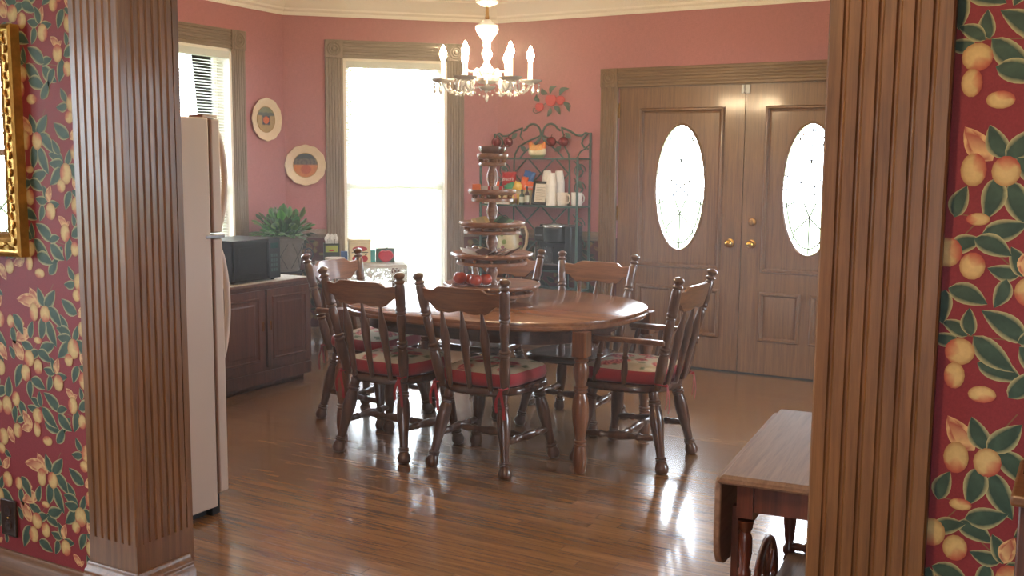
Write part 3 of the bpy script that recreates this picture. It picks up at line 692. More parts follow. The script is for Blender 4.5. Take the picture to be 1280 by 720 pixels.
b = MB(); b.box(-2.21, YB + 0.05, 0.0, -2.16, YB + 0.07, 2.05); b.build('seam_light_block', M['door'], None); bpy.data.objects['seam_light_block'].parent = fr; bpy.data.objects['seam_light_block'].location = (0, -YB, 0)  # hidden strip added behind the leaves to block light leaking through the seam

# ------------------------------------------------------------------ dining table
TC = (-2.815, 4.765)
def superell(a, b, n=2.35, k=72): 
    return [(a * math.copysign(abs(cos(2 * pi * i / k)) ** (2 / n), cos(2 * pi * i / k)), b * math.copysign(abs(sin(2 * pi * i / k)) ** (2 / n), sin(2 * pi * i / k))) for i in range(k)]
def dining_table():
    o = empty('dining_table', (TC[0], TC[1], 0), 0, 'large oval wooden dining table with turned legs in the middle of the room', 'table')
    mb = MB(); A, B = 0.835, 0.665
    prof = [(-0.020, 0.692), (-0.006, 0.695), (0.0, 0.702), (0.0, 0.714), (-0.005, 0.720), (-0.004, 0.724), (-0.006, 0.735), (-0.014, 0.740)]
    rows = []
    for d, z in prof:
        def sc(i):
            t = 2 * pi * i / 96
            w = 1.0
            x = (A + d) * math.copysign(abs(cos(t)) ** (2 / 2.35), cos(t)); y = (B + d) * math.copysign(abs(sin(t)) ** (2 / 2.35), sin(t))
            return x, y
        rows.append([mb.vert((*sc(i), z)) for i in range(96)])
    for P, Q in zip(rows, rows[1:]):
        for i in range(96): j = (i + 1) % 96; mb.face((P[i], P[j], Q[j], Q[i]))
    mb.face(rows[0][::-1]); mb.face(rows[-1])
    mb.build('tabletop', M['table'], o, smooth=40)
    ap = MB(); O_ = superell(0.645, 0.50, 3.2); I_ = superell(0.62, 0.475, 3.2); 
    r = [[ap.vert((x, y, z)) for x, y in P] for P, z in ((O_, 0.61), (O_, 0.693), (I_, 0.693), (I_, 0.61))]
    for k in range(4):
        P, Q = r[k], r[(k + 1) % 4]
        for i in range(72): j = (i + 1) % 72; ap.face((P[i], P[j], Q[j], Q[i]))
    ap.build('apron', M['seat'], o)
    lp = [(0.0, .020), (.012, .029), (.06, .034), (.115, .031), (.135, .026), (.140, .030), (.146, .030), (.150, .025), (.156, .031), (.164, .031), (.168, .024), (.19, .027), (.27, .040), (.32, .041), (.37, .036), (.395, .026), (.40, .033), (.408, .033), (.413, .027), (.418, .034), (.427, .034), (.432, .026), (.45, .028), (.49, .038), (.53, .036), (.548, .027), (.553, .035), (.561, .035), (.565, .027), (.572, .033), (.58, .036)]
    for sx in (-1, 1):
        for sy in (-1, 1):
            l = MB(); l.lathe(lp, (0, 0, 0), seg=20); l.prism([(-.037, -.030), (-.030, -.037), (.030, -.037), (.037, -.030), (.037, .030), (.030, .037), (-.030, .037), (-.037, .030)], 0.118, origin=(0, 0, 0.576))
            lo = l.build('leg', M['tleg'], o, smooth=40); lo.location = (sx * 0.725, sy * 0.405, 0)
    return o
dining_table()

# ------------------------------------------------------------------ chairs (local: seat centre at 0, facing +y)
LEGP = [(t_, r_ * 1.2) for t_, r_ in [(0, .016), (.02, .025), (.07, .029), (.13, .022), (.15, .018), (.158, .023), (.172, .023), (.178, .018), (.19, .023), (.202, .023), (.208, .017), (.35, .019), (.62, .028), (.76, .026), (.83, .020), (.84, .025), (.862, .025), (.868, .020), (.882, .025), (.90, .025), (.906, .019), (.96, .022), (1.0, .022)]]
def cushion_mesh():
    mb = MB(); n = 40; rows = []
    def o(i, w, d): 
        t = 2 * pi * (i + .5) / n; e = 2 / 5.0
        x = math.copysign(abs(cos(t)) ** e, cos(t)); y = math.copysign(abs(sin(t)) ** e, sin(t))
        return x * (w + 0.012 * y), y * d
    for w, d, z in ((.190, .188, .422), (.210, .204, .428), (.218, .212, .450), (.214, .208, .478), (.207, .201, .488)):
        rows.append([mb.vert((*o(i, w, d), z)) for i in range(n)])
    for P, Q in zip(rows, rows[1:]):
        for i in range(n): j = (i + 1) % n; mb.face((P[i], P[j], Q[j], Q[i]), 0)
    mb.face(rows[0][::-1], 0)
    # tapestry top with roses as vertex-coloured print
    G = 34; idx = {}
    RN = random.Random(3); roses = [(RN.uniform(-.17, .17), RN.uniform(-.17, .17), RN.uniform(.024, .040)) for _ in range(17)]
    leaves = [(RN.uniform(-.18, .18), RN.uniform(-.18, .18), RN.uniform(.012, .022)) for _ in range(22)]
    base = srgb(196, 180, 150)
    def colr(x, y):
        for rx, ry, r in roses:
            d = math.hypot(x - rx, y - ry) / r
            if d < 1: return srgb(150, 52, 56) if (d < .35 or .6 < d < .85) else srgb(206, 120, 104)
        for rx, ry, r in leaves:
            if math.hypot((x - rx) * 1.6, y - ry) < r: return srgb(108, 112, 78)
        return base
    for i in range(G + 1):
        for j in range(G + 1):
            u, v = -1 + 2 * i / G, -1 + 2 * j / G
            # squircle map
            m_ = max(abs(u), abs(v)); l = (abs(u) ** 5 + abs(v) ** 5) ** .2 if m_ > 0 else 1
            k = m_ / l if l else 1
            x, y = u * k, v * k
            z = .488 + .028 * (1 - m_ ** 3) - .006 * max(0, 1 - math.hypot(u, v) * 3)
            X_, Y_ = x * (.207 + .012 * y), y * .201
            idx[i, j] = mb.vert((X_, Y_, z), colr(X_, Y_))
    for i in range(G):
        for j in range(G): mb.face((idx[i, j], idx[i + 1, j], idx[i + 1, j + 1], idx[i, j + 1]), 1)
    return mb
M['tapestry'] = vcol_mat('rose_tapestry', 0.85, nscale=300, noise=0.12)
def make_chair(arms, cushion):
    o = empty('dining_chair')
    tag(o, 'chair', 'chair')
    # saddled seat plank
    mb = MB(); n = 48
    def outline(s, inset=0):
        pts = []
        for i in range(n):
            t = 2 * pi * i / n; c, sn = cos(t), sin(t)
            e = 2 / 3.4
            x = math.copysign(abs(c) ** e, c); y = math.copysign(abs(sn) ** e, sn)
            w = .232 + .016 * y
            yy = y * .232
            if y < 0: yy = -.232 * (abs(sn) ** (2 / 2.5)); x = math.copysign(abs(c) ** (2 / 2.7), c)
            pts.append((x * (w - inset), yy * (1 - inset / .23)))
        return pts
    rows = []
    for ins, z in ((.030, .378), (.008, .381), (.0, .390), (.0, .408), (.008, .418), (.020, .421)):
        rows.append([mb.vert((x, y, z)) for x, y in outline(0, ins)])
    for k in (.8, .55, .3):
        rows.append([mb.vert((x * k, y * k, .421 - .010 * (1 - k) ** .5 - (.006 if abs(x) > .05 else 0))) for x, y in outline(0, .020)])
    for P, Q in zip(rows, rows[1:]):
        for i in range(n): j = (i + 1) % n; mb.face((P[i], P[j], Q[j], Q[i]))
    mb.face(rows[0][::-1]); mb.face(rows[-1])
    mb.build('seat', M['seat'], o, smooth=40)
    feet = {'rl': ((-.212, -.245, 0), (-.150, -.165, .382)), 'rr': ((.212, -.245, 0), (.150, -.165, .382)), 'fl': ((-.236, .215, 0), (-.165, .150, .382)), 'fr': ((.236, .215, 0), (.165, .150, .382))}
    for f, t in feet.values():
        l = MB(); l.lathe(LEGP, f, t, seg=14)
        for i, v in enumerate(l.v):
            if v[2] < 0: l.v[i] = (v[0], v[1], 0.0)
        l.build('leg', M['chair'], o, smooth=50)
    def at(k, z): f, t = feet[k]; q = z / t[2]; return Vector(f).lerp(Vector(t), q)
    SP = [(t_, r_ * 1.12) for t_, r_ in [(0, .008), (.05, .012), (.16, .016), (.22, .012), (.24, .017), (.27, .017), (.29, .011), (.38, .016), (.5, .021), (.62, .016), (.71, .011), (.73, .017), (.76, .017), (.78, .012), (.84, .016), (.95, .012), (1, .008)]]
    for a, b_ in (('rl', 'fl'), ('rr', 'fr')):
        s = MB(); s.lathe(SP, at(a, .165), at(b_, .150), seg=12); s.build('stretcher', M['chair'], o, smooth=50)
    m1 = at('rl', .165).lerp(at('fl', .150), .48); m2 = at('rr', .165).lerp(at('fr', .150), .48)
    s = MB(); s.lathe(SP, m1, m2, seg=12); s.build('stretcher', M['chair'], o, smooth=50)
    # back posts
    PP = [(t_, r_ * 1.12) for t_, r_ in [(0, .014), (.03, .018), (.10, .021), (.20, .024), (.28, .022), (.315, .018), (.325, .024), (.34, .024), (.35, .018), (.36, .024), (.375, .024), (.385, .017), (.43, .016), (.55, .021), (.60, .020), (.625, .016), (.635, .023), (.648, .023), (.656, .018), (.665, .023), (.68, .023), (.69, .020), (.72, .0225), (.88, .021), (.90, .016), (.908, .022), (.922, .023), (.932, .015), (.94, .014), (.955, .021), (.975, .025), (.99, .020), (1.0, .008)]]
    posts = {}
    for sx in (-1, 1):
        p0, p1 = Vector((sx * .178, -.195, .405)), Vector((sx * .240, -.315, .962)); posts[sx] = (p0, p1)
        s = MB(); s.lathe(PP, p0, p1, seg=14); s.build('back_post', M['chair'], o, smooth=50)
    # shaped crest rail, bowed backwards
    mb = MB(); NX = 28; hw = .222; F = []; Bk = []
    def prof(u):
        a = abs(u)
        top = .908 if a < .50 else (.908 - .022 * (0.5 - .5 * cos(pi * min(1, (a - .50) / .22)))) if a < .72 else .886 + .008 * ((a - .72) / .28)
        bot = .790 + .006 * cos(3 * pi * a) if a < .55 else .784 + .046 * (0.5 - .5 * cos(pi * min(1, (a - .55) / .35)))
        return top, bot
    NZ = 4
    for i in range(NX + 1):
        u = -1 + 2 * i / NX; tp, bt = prof(u); x = u * hw
        fr_, bk_ = [], []
        for k in range(NZ + 1):
            z = bt + (tp - bt) * k / NZ
            yb = -.195 - .120 * (z - .405) / .557
            bow = -.026 * (1 - u * u)
            fr_.append(mb.vert((x, yb + bow + .010, z))); bk_.append(mb.vert((x, yb + bow - .010, z)))
        F.append(fr_); Bk.append(bk_)
    for i in range(NX):
        for k in range(NZ): mb.face((F[i][k], F[i + 1][k], F[i + 1][k + 1], F[i][k + 1])); mb.face((Bk[i][k], Bk[i][k + 1], Bk[i + 1][k + 1], Bk[i + 1][k]))
        mb.face((F[i][0], Bk[i][0], Bk[i + 1][0], F[i + 1][0])); mb.face((F[i][NZ], F[i + 1][NZ], Bk[i + 1][NZ], Bk[i][NZ]))
    mb.face(F[0] + Bk[0][::-1]); mb.face(F[-1][::-1] + Bk[-1])
    mb.build('crest_rail', M['chairx'], o, smooth=40, bevel=.003)
    # arrow spindles
    for u in (-.47, 0, .47):
        s = MB(); xb, xt = u * .24, u * .235
        p0 = Vector((xb, -.212 - .010 * (1 - abs(u)), .408)); p1 = Vector((xt, -.195 - .120 * (.792 - .405) / .557 - .024, .797))
        s.lathe([(0, .010), (.05, .012), (.25, .015), (.45, .018), (.64, .022), (.69, .0215), (.85, .012), (1, .006)], p0, p1, seg=10, mod=lambda th, r: 1.0)
        s.build('spindle', M['chair'], o, smooth=50)
    if arms:
        for sx in (-1, 1):
            a = MB(); pts = [(-.012, -.20), (.012, -.20), (.016, -.06), (.020, .04), (.030, .11), (.032, .15), (.020, .175), (-.006, .175), (-.022, .15), (-.024, .10), (-.018, .0)]
            pts = [(sx * (x + .228), y - .045) for x, y in pts]
            a.prism(pts, .026, origin=(0, 0, .628)); a.prism([(x * 1 , y) for x, y in [(sx * .222, .085), (sx * .258, .085), (sx * .258, .12), (sx * .222, .12)]], .018, origin=(0, 0, .612))
            a.build('arm', M['chairx'], o, bevel=.006, bseg=3)
            for y0, y1 in ((.13, .075), (-.03, -.05)):
                s = MB(); s.lathe([(0, .010), (.1, .013), (.3, .017), (.5, .015), (.6, .011), (.62, .016), (.68, .016), (.7, .010), (.85, .014), (1, .010)], (sx * .205, y0, .412), (sx * .232, y1, .632), seg=12); s.build('arm_spindle', M['chair'], o, smooth=50)
    if cushion:
        c = cushion_mesh().build('cushion', [M['red'], M['tapestry']], o, smooth=60)
        for sx in (-1, 1):
            t = MB(); px, py = sx * .185, -.215
            t.tube([(px - .01, py + .03, .436), (px + .02 * sx, py, .434), (px + .012 * sx, py - .03, .430), (px - .02 * sx, py - .022, .430)], .004, 5)
            t.ball((px, py - .030, .428), .009, 8, 6)
            for k, (dx, ln) in enumerate(((-.022, .11), (.016, .14))):
                w = .007; P = [(px + dx * q / .5 if q < .5 else px + dx + .004 * k, py - .034 - .006 * sin(pi * q), .428 - ln * q) for q in (0, .2, .4, .6, .8, 1)]
                for A_, B_ in zip(P, P[1:]):
                    t.poly([(A_[0] - w, A_[1], A_[2]), (B_[0] - w, B_[1], B_[2]), (B_[0] + w, B_[1] + .001, B_[2]), (A_[0] + w, A_[1] + .001, A_[2])]); t.poly([(A_[0] - w, A_[1] - .0015, A_[2]), (A_[0] + w, A_[1] - .0005, A_[2]), (B_[0] + w, B_[1] - .0005, B_[2]), (B_[0] - w, B_[1] - .0015, B_[2])])
            t.build('cushion_tie', M['red'], c)
    return o
GC = 'dining chairs around the oval table'
protoC = make_chair(False, True); protoA = make_chair(True, True); protoN = make_chair(False, False)
CH = [  # proto, x, y, rz, label
    (protoC, -2.557, 4.330, 0, 'armless wooden chair with red cushion seen from behind, right one of the near pair'),
    (protoC, -3.112, 4.298, R(-1), 'armless wooden chair with red cushion seen from behind, left one of the near pair'),
    (protoA, -1.985, 4.765, R(90), 'wooden armchair with red cushion at the end of the table nearest the doors'),
    (protoA, -3.618, 4.765, R(-90), 'wooden armchair with red cushion at the end of the table nearest the cabinet'),
    (protoN, -2.560, 5.235, R(180), 'armless chair without a cushion on the far side, in front of the left door'),
    (protoN, -3.195, 5.270, R(180), 'armless chair without a cushion on the far side, partly behind the tiered stand')]
used = set()
for p, x, y, rz, lab in CH:
    c = p if id(p) not in used else copy_tree(p)
    used.add(id(p)); c.location = (x, y, 0); c.rotation_euler = (0, 0, rz); tag(c, lab, 'chair', GC)

# ------------------------------------------------------------------ tiered server, bowl, apples and small goods
SX, SY, TZ = -2.835, 4.775, 0.741
TIERS = [(0.826, 0.262), (0.992, 0.222), (1.158, 0.178), (1.330, 0.129), (1.520, 0.084)]
def server():
    o = empty('tiered_server', (SX, SY, TZ), 0, 'five tier round wooden serving stand with pie crust rims on the dining table', 'serving stand')
    def pie(th, r, n=10): return 1 + (0.022 * abs(cos(n * th / 2)) - .01 if r > .05 else 0)
    n = MB(); n.lathe([(0, .13), (.012, .135), (.02, .12), (.03, .03)], seg=28); n.build('turntable_base', M['server'], o)
    prevz = 0.02
    for k, (z, r) in enumerate(TIERS):
        z -= TZ; N_ = max(6, int(r * 46))
        t = MB(); t.lathe([(z - .014, r * .70), (z - .013, r * .88), (z - .006, r * .97), (z + .004, r), (z + .014, r * .99), (z + .016, r * .96), (z + .010, r * .90), (z + .002, r * .82), (z + .002, .012)], seg=60, mod=lambda th, q: pie(th, q, N_)); tr = t.build('tray', M['server'], o, smooth=45)
        g = MB(); zr = z - .050; g.lathe([(zr, r * .72), (zr, r * .84), (zr + .003, r * .865), (zr + .016, r * .865), (zr + .019, r * .84), (zr + .019, r * .72)], seg=48); rg = g.build('gallery_ring', M['server'], tr)
        ns = max(8, int(r * 56))
        for i in range(ns):
            s = MB(); a = 2 * pi * i / ns; s.lathe([(0, .005), (.2, .006), (.5, .0115), (.8, .006), (1, .005)], (r * .80 * cos(a), r * .80 * sin(a), zr + .017), (r * .80 * cos(a), r * .80 * sin(a), z - .009), seg=8); s.build('gallery_ball', M['server'], tr, smooth=60)
        sp = MB()
        for a in range(4): an = a * pi / 2; sp.tube([(0.01 * cos(an), .01 * sin(an), zr + .007), (r * .78 * cos(an), r * .78 * sin(an), zr + .007)], .006, 6)
        sp.build('tray_support', M['server'], tr)
        L_ = z - .012 - prevz
        c = MB(); c.lathe([(0, .030), (.05, .033), (.12, .028), (.2, .021), (.42, .032), (.55, .029), (.72, .019), (.80, .027), (.86, .027), (.90, .020), (1, .026)], (0, 0, prevz), (0, 0, z - .010), seg=18)
        c.build('column', M['server'], o, smooth=50); prevz = z
    return o
server()
b = MB(); b.lathe([(0, .036), (.006, .040), (.012, .058), (.030, .070), (.048, .073), (.052, .071), (.050, .066), (.030, .062), (.012, .045), (.010, .01)], (0, 0, 0), seg=32)
ob = b.build('ceramic_bowl', M['ceramic'], smooth=50); ob.location = (SX, SY, TIERS[4][0] + .003); tag(ob, 'shallow brown glazed bowl on the topmost tier of the wooden stand', 'bowl')
def apple(x, y, z, r, label):
    o = empty('red_apple', (x, y, z)); tag(o, label, 'apple', 'apples on the lowest tier')
    mb = MB(); rows = []; n = 18
    for i in range(13):
        ph = pi * i / 12; rr_ = r * (sin(ph) ** .9 if 0 < ph < pi else .02) * (1 + .06 * cos(ph)) ; zz = r * (1 - .92 * cos(ph) - (0.0 if ph < 2.4 else .22 * (ph - 2.4)))
        rows.append([mb.vert((max(rr_, .001) * cos(2 * pi * k / n), max(rr_, .001) * sin(2 * pi * k / n), zz)) for k in range(n)])
    for P, Q in zip(rows, rows[1:]):
        for k in range(n): j = (k + 1) % n; mb.face((P[k], P[j], Q[j], Q[k]))
    mb.face(rows[0][::-1]); mb.face(rows[-1]); mb.build('apple_body', M['appler'], o, smooth=60)
    s = MB(); s.tube([(0, 0, r * 1.68), (.002, 0, r * 1.9), (.005, .002, r * 2.1)], .0016, 5); s.build('stem', M['darkw'], o)
T0 = TIERS[0][0] + .002
# shallow dish holding the apples
ap0 = Vector((SX, SY, T0))
dv = Vector((cos(YAW), sin(YAW), 0)); dn = Vector((-sin(YAW), cos(YAW), 0))
def sp(a, c): p = ap0 + dv * a + dn * c; return p.x, p.y
dx, dy = sp(-.105, -.11)
b = MB(); b.lathe([(0, .05), (.003, .055), (.008, .095), (.016, .108), (.018, .106), (.010, .092), (.005, .05), (.004, .004)], seg=36)
ob = b.build('shallow_dish', M['ceramic'], smooth=50); ob.location = (dx, dy, T0); tag(ob, 'shallow brown dish under the apples on the lowest tier', 'dish')
zd = T0 + .0055
for (a, c, r, lab) in ((-.170, -.075, .037, 'largest red apple, leftmost in the dish on the lowest tier'), (-.112, -.048, .032, 'small red apple at the back of the dish on the lowest tier'), (-.083, -.150, .034, 'striped red apple nearest the near chair on the lowest tier'), (-.030, -.110, .034, 'deep red apple beside the stand column on the lowest tier')):
    x, y = sp(a, c); apple(x, y, zd + (.004 if c < -.12 or a < -.15 or a > -.05 else 0), r, lab)
# paper packets
def packet(name, w, d, t, loc, rot, mat, label, cat, group=None, stripes=None):
    o = empty(name, loc); o.rotation_euler = rot; tag(o, label, cat, group)
    b = MB(); b.box(-w / 2, -d / 2, 0, w / 2, d / 2, t); b.build('wrapper', mat, o, bevel=min(t, .004) * .4)
    if stripes:
        s = MB()
        for (x0, x1, m) in stripes: s.box(x0 * w, -d / 2 - .0006, t * .05, x1 * w, d / 2 + .0006, t + .0006)
        s.build('printed_band', stripes[0][2], o)
    return o
mt = colm('teal_print', 70, 96, 88); mo = colm('tan_packet', 206, 176, 120); mg = colm('green_packet', 104, 140, 112); mw = M['paperw']; mb_ = colm('brown_packet', 104, 80, 72); mr = colm('red_print', 184, 50, 54)
T1 = TIERS[1][0] + .004
RN = random.Random(5)
pk = [(-.125, -.06, 20, mw, 'white printed tea packet at the left of the second tier'), (-.095, -.02, 10, colm('pinkish_packet', 206, 186, 180), 'pinkish tea packet leaning on the left of the second tier'), (-.035, -.10, -40, mb_, 'brown tea packet leaning at the front of the second tier'), (0.0, -.115, -48, colm('grey_packet', 150, 140, 134), 'grey tea packet leaning at the front of the second tier'), (.035, -.11, -52, mb_, 'brown tea packet fanned right of the column on the second tier'), (.075, -.09, -55, colm('beige_packet', 196, 182, 160), 'beige tea packet fanned right of the column on the second tier'), (.11, -.06, -60, mb_, 'brown tea packet at the right end of the fan on the second tier'), (-.03, .03, 30, mo, 'tan tea packet behind the column on the second tier')]
for (a, c, ang, m_, lab) in pk:
    x, y = sp(a, c); packet('tea_packet', .085, .062, .006, (x, y, T1 + .016), (R(18), R(14 if a < 0 else -22), YAW + R(ang)), m_, lab, 'tea packet', 'tea packets on the second tier')
x, y = sp(-.062, -.05); 
T2 = TIERS[2][0] + .004
packet('tea_packet', .085, .075, .007, (x, y, T2 + .014), (R(22), R(-12), YAW + R(12)), mo, 'tan tea packet tilted up on the left of the third tier', 'tea packet', 'tea packets on the third tier', [(-.25, .25, colm('tan_oval_print', 178, 160, 120))])
x, y = sp(.062, -.045)
packet('tea_packet', .085, .075, .007, (x, y, T2 + .014), (R(20), R(16), YAW - R(20)), mg, 'green tea packet tilted down on the right of the third tier', 'tea packet', 'tea packets on the third tier', [(-.3, .2, mt)])
T3 = TIERS[3][0] + .004
for i, (a, c, w_) in enumerate(((-.030, -.055, .052), (.030, -.055, .052))):
    x, y = sp(a, c); packet('snack_box', w_, .04, .030, (x, y, T3 - .001), (0, 0, YAW + R(3)), colm('silver_wrap', 196, 184, 172), ('left' if i == 0 else 'right') + ' silver and red wrapped box at the front of the fourth tier', 'box', 'wrapped boxes on the fourth tier', [(.12, .42, mr)])
x, y = sp(-.085, .01); packet('sweet_wrapper', .045, .03, .040, (x, y, T3 - .001), (0, 0, YAW), colm('orange_wrap', 232, 118, 48), 'small orange wrapped sweet at the left of the fourth tier', 'sweet')

# ------------------------------------------------------------------ refrigerator
def fridge():
    x1, x0, y0, y1, zt = -3.155, -3.92, 2.262, 3.055, 1.658
    o = empty('refrigerator', ((x0 + x1) / 2, y0, 0), 0, 'beige top freezer refrigerator seen from the side behind the left column', 'refrigerator')
    X = (x1 - x0) / 2; D = y1 - y0
    b = MB(); b.box(-X, 0, 0.030, X, D, zt); b.build('body', M['fridge'], o, bevel=.006)
    b = MB(); b.box(-X + .02, D - .03, 0.0, X - .004, D + .012, .085); b.box(-X + .02, 0.03, 0, X - .03, D - .04, .03); b.build('base_grille', M['rubber'], o)
    for name, za, zb in (('freezer_door', 1.190, zt - .004), ('refrigerator_door', .088, 1.165)):
        b = MB(); b.box(-X + .012, D, za + .004, X - .014, D + .014, zb - .004); gk = b.build('gasket', M['fridge_gasket'], None)
        b = MB()
        pts = [(-X, D + .014), (X, D + .014), (X, D + .062), (X - .03, D + .074), (0, D + .082), (-X + .03, D + .074), (-X, D + .062)]
        b.prism(pts, zb - za, origin=(0, 0, za)); dr_ = b.build(name, M['fridge'], o, bevel=.006); gk.parent = dr_
        h = MB(); hx = X - .035; zc = (za + zb) / 2 if name == 'freezer_door' else zb - .28; hl = .40 if name == 'freezer_door' else .48
        zz = [zc - hl / 2 + hl * i / 12 for i in range(13)]
        if name == 'freezer_door': zz = [za + .01 + (zb - za - .05) * i / 12 for i in range(13)]
        h.tube([(hx, D + .072 + .045 * sin(pi * i / 12) ** .7, z) for i, z in enumerate(zz)], .013, 10); h.build('handle', M['fridge'], dr_, smooth=60)
    b = MB(); b.box(X - .09, D - .03, 1.168, X + .002, D + .075, 1.182); b.build('hinge', M['chrome'], o, bevel=.002)
    b = MB(); b.box(X - .09, D - .02, zt, X - .01, D + .06, zt + .012); b.build('hinge_cover', M['fridge'], o, bevel=.003)
fridge()

# ------------------------------------------------------------------ cabinet with microwave, runner and plant
def cabinet():
    o = empty('low_cabinet', (-4.66, 4.98, 0), 0, 'low dark cherry wood cabinet with two panelled doors under the microwave', 'cabinet')
    y0, y1 = -.475, .42; xb = -.55; h = .700
    b = MB(); b.box(xb, y0, .045, 0, y1, .675); b.box(xb, y0 + .02, 0.0, -.045, y1 - .02, .045); b.box(xb, y0, .045, .008, y1, .125); b.build('carcass', M['cab'], o, bevel=.003)
    b = MB(); b.prism([(xb, .675), (.012, .675), (.020, .683), (.024, .692), (.018, .704), (xb, .704)], y1 - y0 + .03, origin=(0, y0 - .015, 0), U=(1, 0, 0), V=(0, 0, 1), Wd=(0, 1, 0)); b.build('cabinet_top', M['cab'], o)
    dw = (y1 - y0 - .05) / 2
    for k, (a, c) in enumerate(((y0 + .012, y0 + .012 + dw), (y1 - .012 - dw, y1 - .012))):
        z0, z1 = .150, .660; d = MB(); d.box(.001, a, z0, .018, c, z1)
        # raised moulded panel
        rings = []
        for ins, dx_ in ((.045, .018), (.050, .026), (.058, .026), (.064, .018), (.072, .014), (.095, .021)):
            rings.append([d.vert(p) for p in ((dx_, a + ins, z0 + ins), (dx_, c - ins, z0 + ins), (dx_, c - ins, z1 - ins), (dx_, a + ins, z1 - ins))])
        for A_, B_ in zip(rings, rings[1:]):
            for q in range(4): j = (q + 1) % 4; d.face((A_[q], A_[j], B_[j], B_[q]))
        d.face(rings[-1]); dd = d.build('door', M['cab'], o, smooth=0)
        hy = c - .022 if k == 0 else a + .022
        p = MB(); p.box(.018, hy - .006, .395, .030, hy + .006, .455); p.build('handle', M['brass'], dd, bevel=.003)
cabinet()
b = MB(); b.box(-5.18, 4.53, .7045, -4.665, 5.395, .7075); ob = b.build('table_runner', M['lace'], smooth=0); tag(ob, 'cream cloth runner lying on top of the low cabinet', 'runner')
def microwave():
    o = empty('microwave', (-4.705, 4.948, .722), 0, 'black microwave oven standing on the low cabinet', 'microwave')
    w, d, h = .425, .36, .262
    b = MB(); b.box(-d, -w / 2, 0, -.012, w / 2, h); bd = b.build('body', M['black'], o, bevel=.006)
    b = MB()
    for y in (-w / 2 + .03, w / 2 - .03):
        for x in (-d + .03, -.04): b.lathe([(-.014, .012), (0, .014)], (x, y, 0), seg=10)
    b.build('feet', M['rubber'], bd)
    b = MB(); b.box(-.012, -w / 2, 0, .006, w * .24, h); dr_ = b.build('door', M['blackgl'], o, bevel=.004)
    b = MB(); b.box(.006, -w / 2 + .045, .045, .008, w * .24 - .03, h - .045); b.build('door_window', M['blackgl'], dr_, bevel=.001)
    b = MB(); b.box(-.012, w * .245, 0, .005, w / 2, h); cp = b.build('control_panel', M['black'], o, bevel=.003)
    b = MB(); b.box(.005, w * .29, h - .065, .006, w / 2 - .02, h - .03); b.build('display', plain('dim_green_display', srgb(40, 78, 72), .2), cp)
    k = MB()
    for i in range(4):
        for j in range(3): k.box(.005, w * .29 + j * .022, .045 + i * .032, .0065, w * .29 + j * .022 + .016, .045 + i * .032 + .020)
    k.build('keypad', plain('grey_green_buttons', srgb(62, 84, 84), .5), cp)
    b = MB(); b.box(.0, w * .24 - .012, .02, .016, w * .24, h - .02); b.build('door_handle', M['black'], dr_, bevel=.002)
microwave()
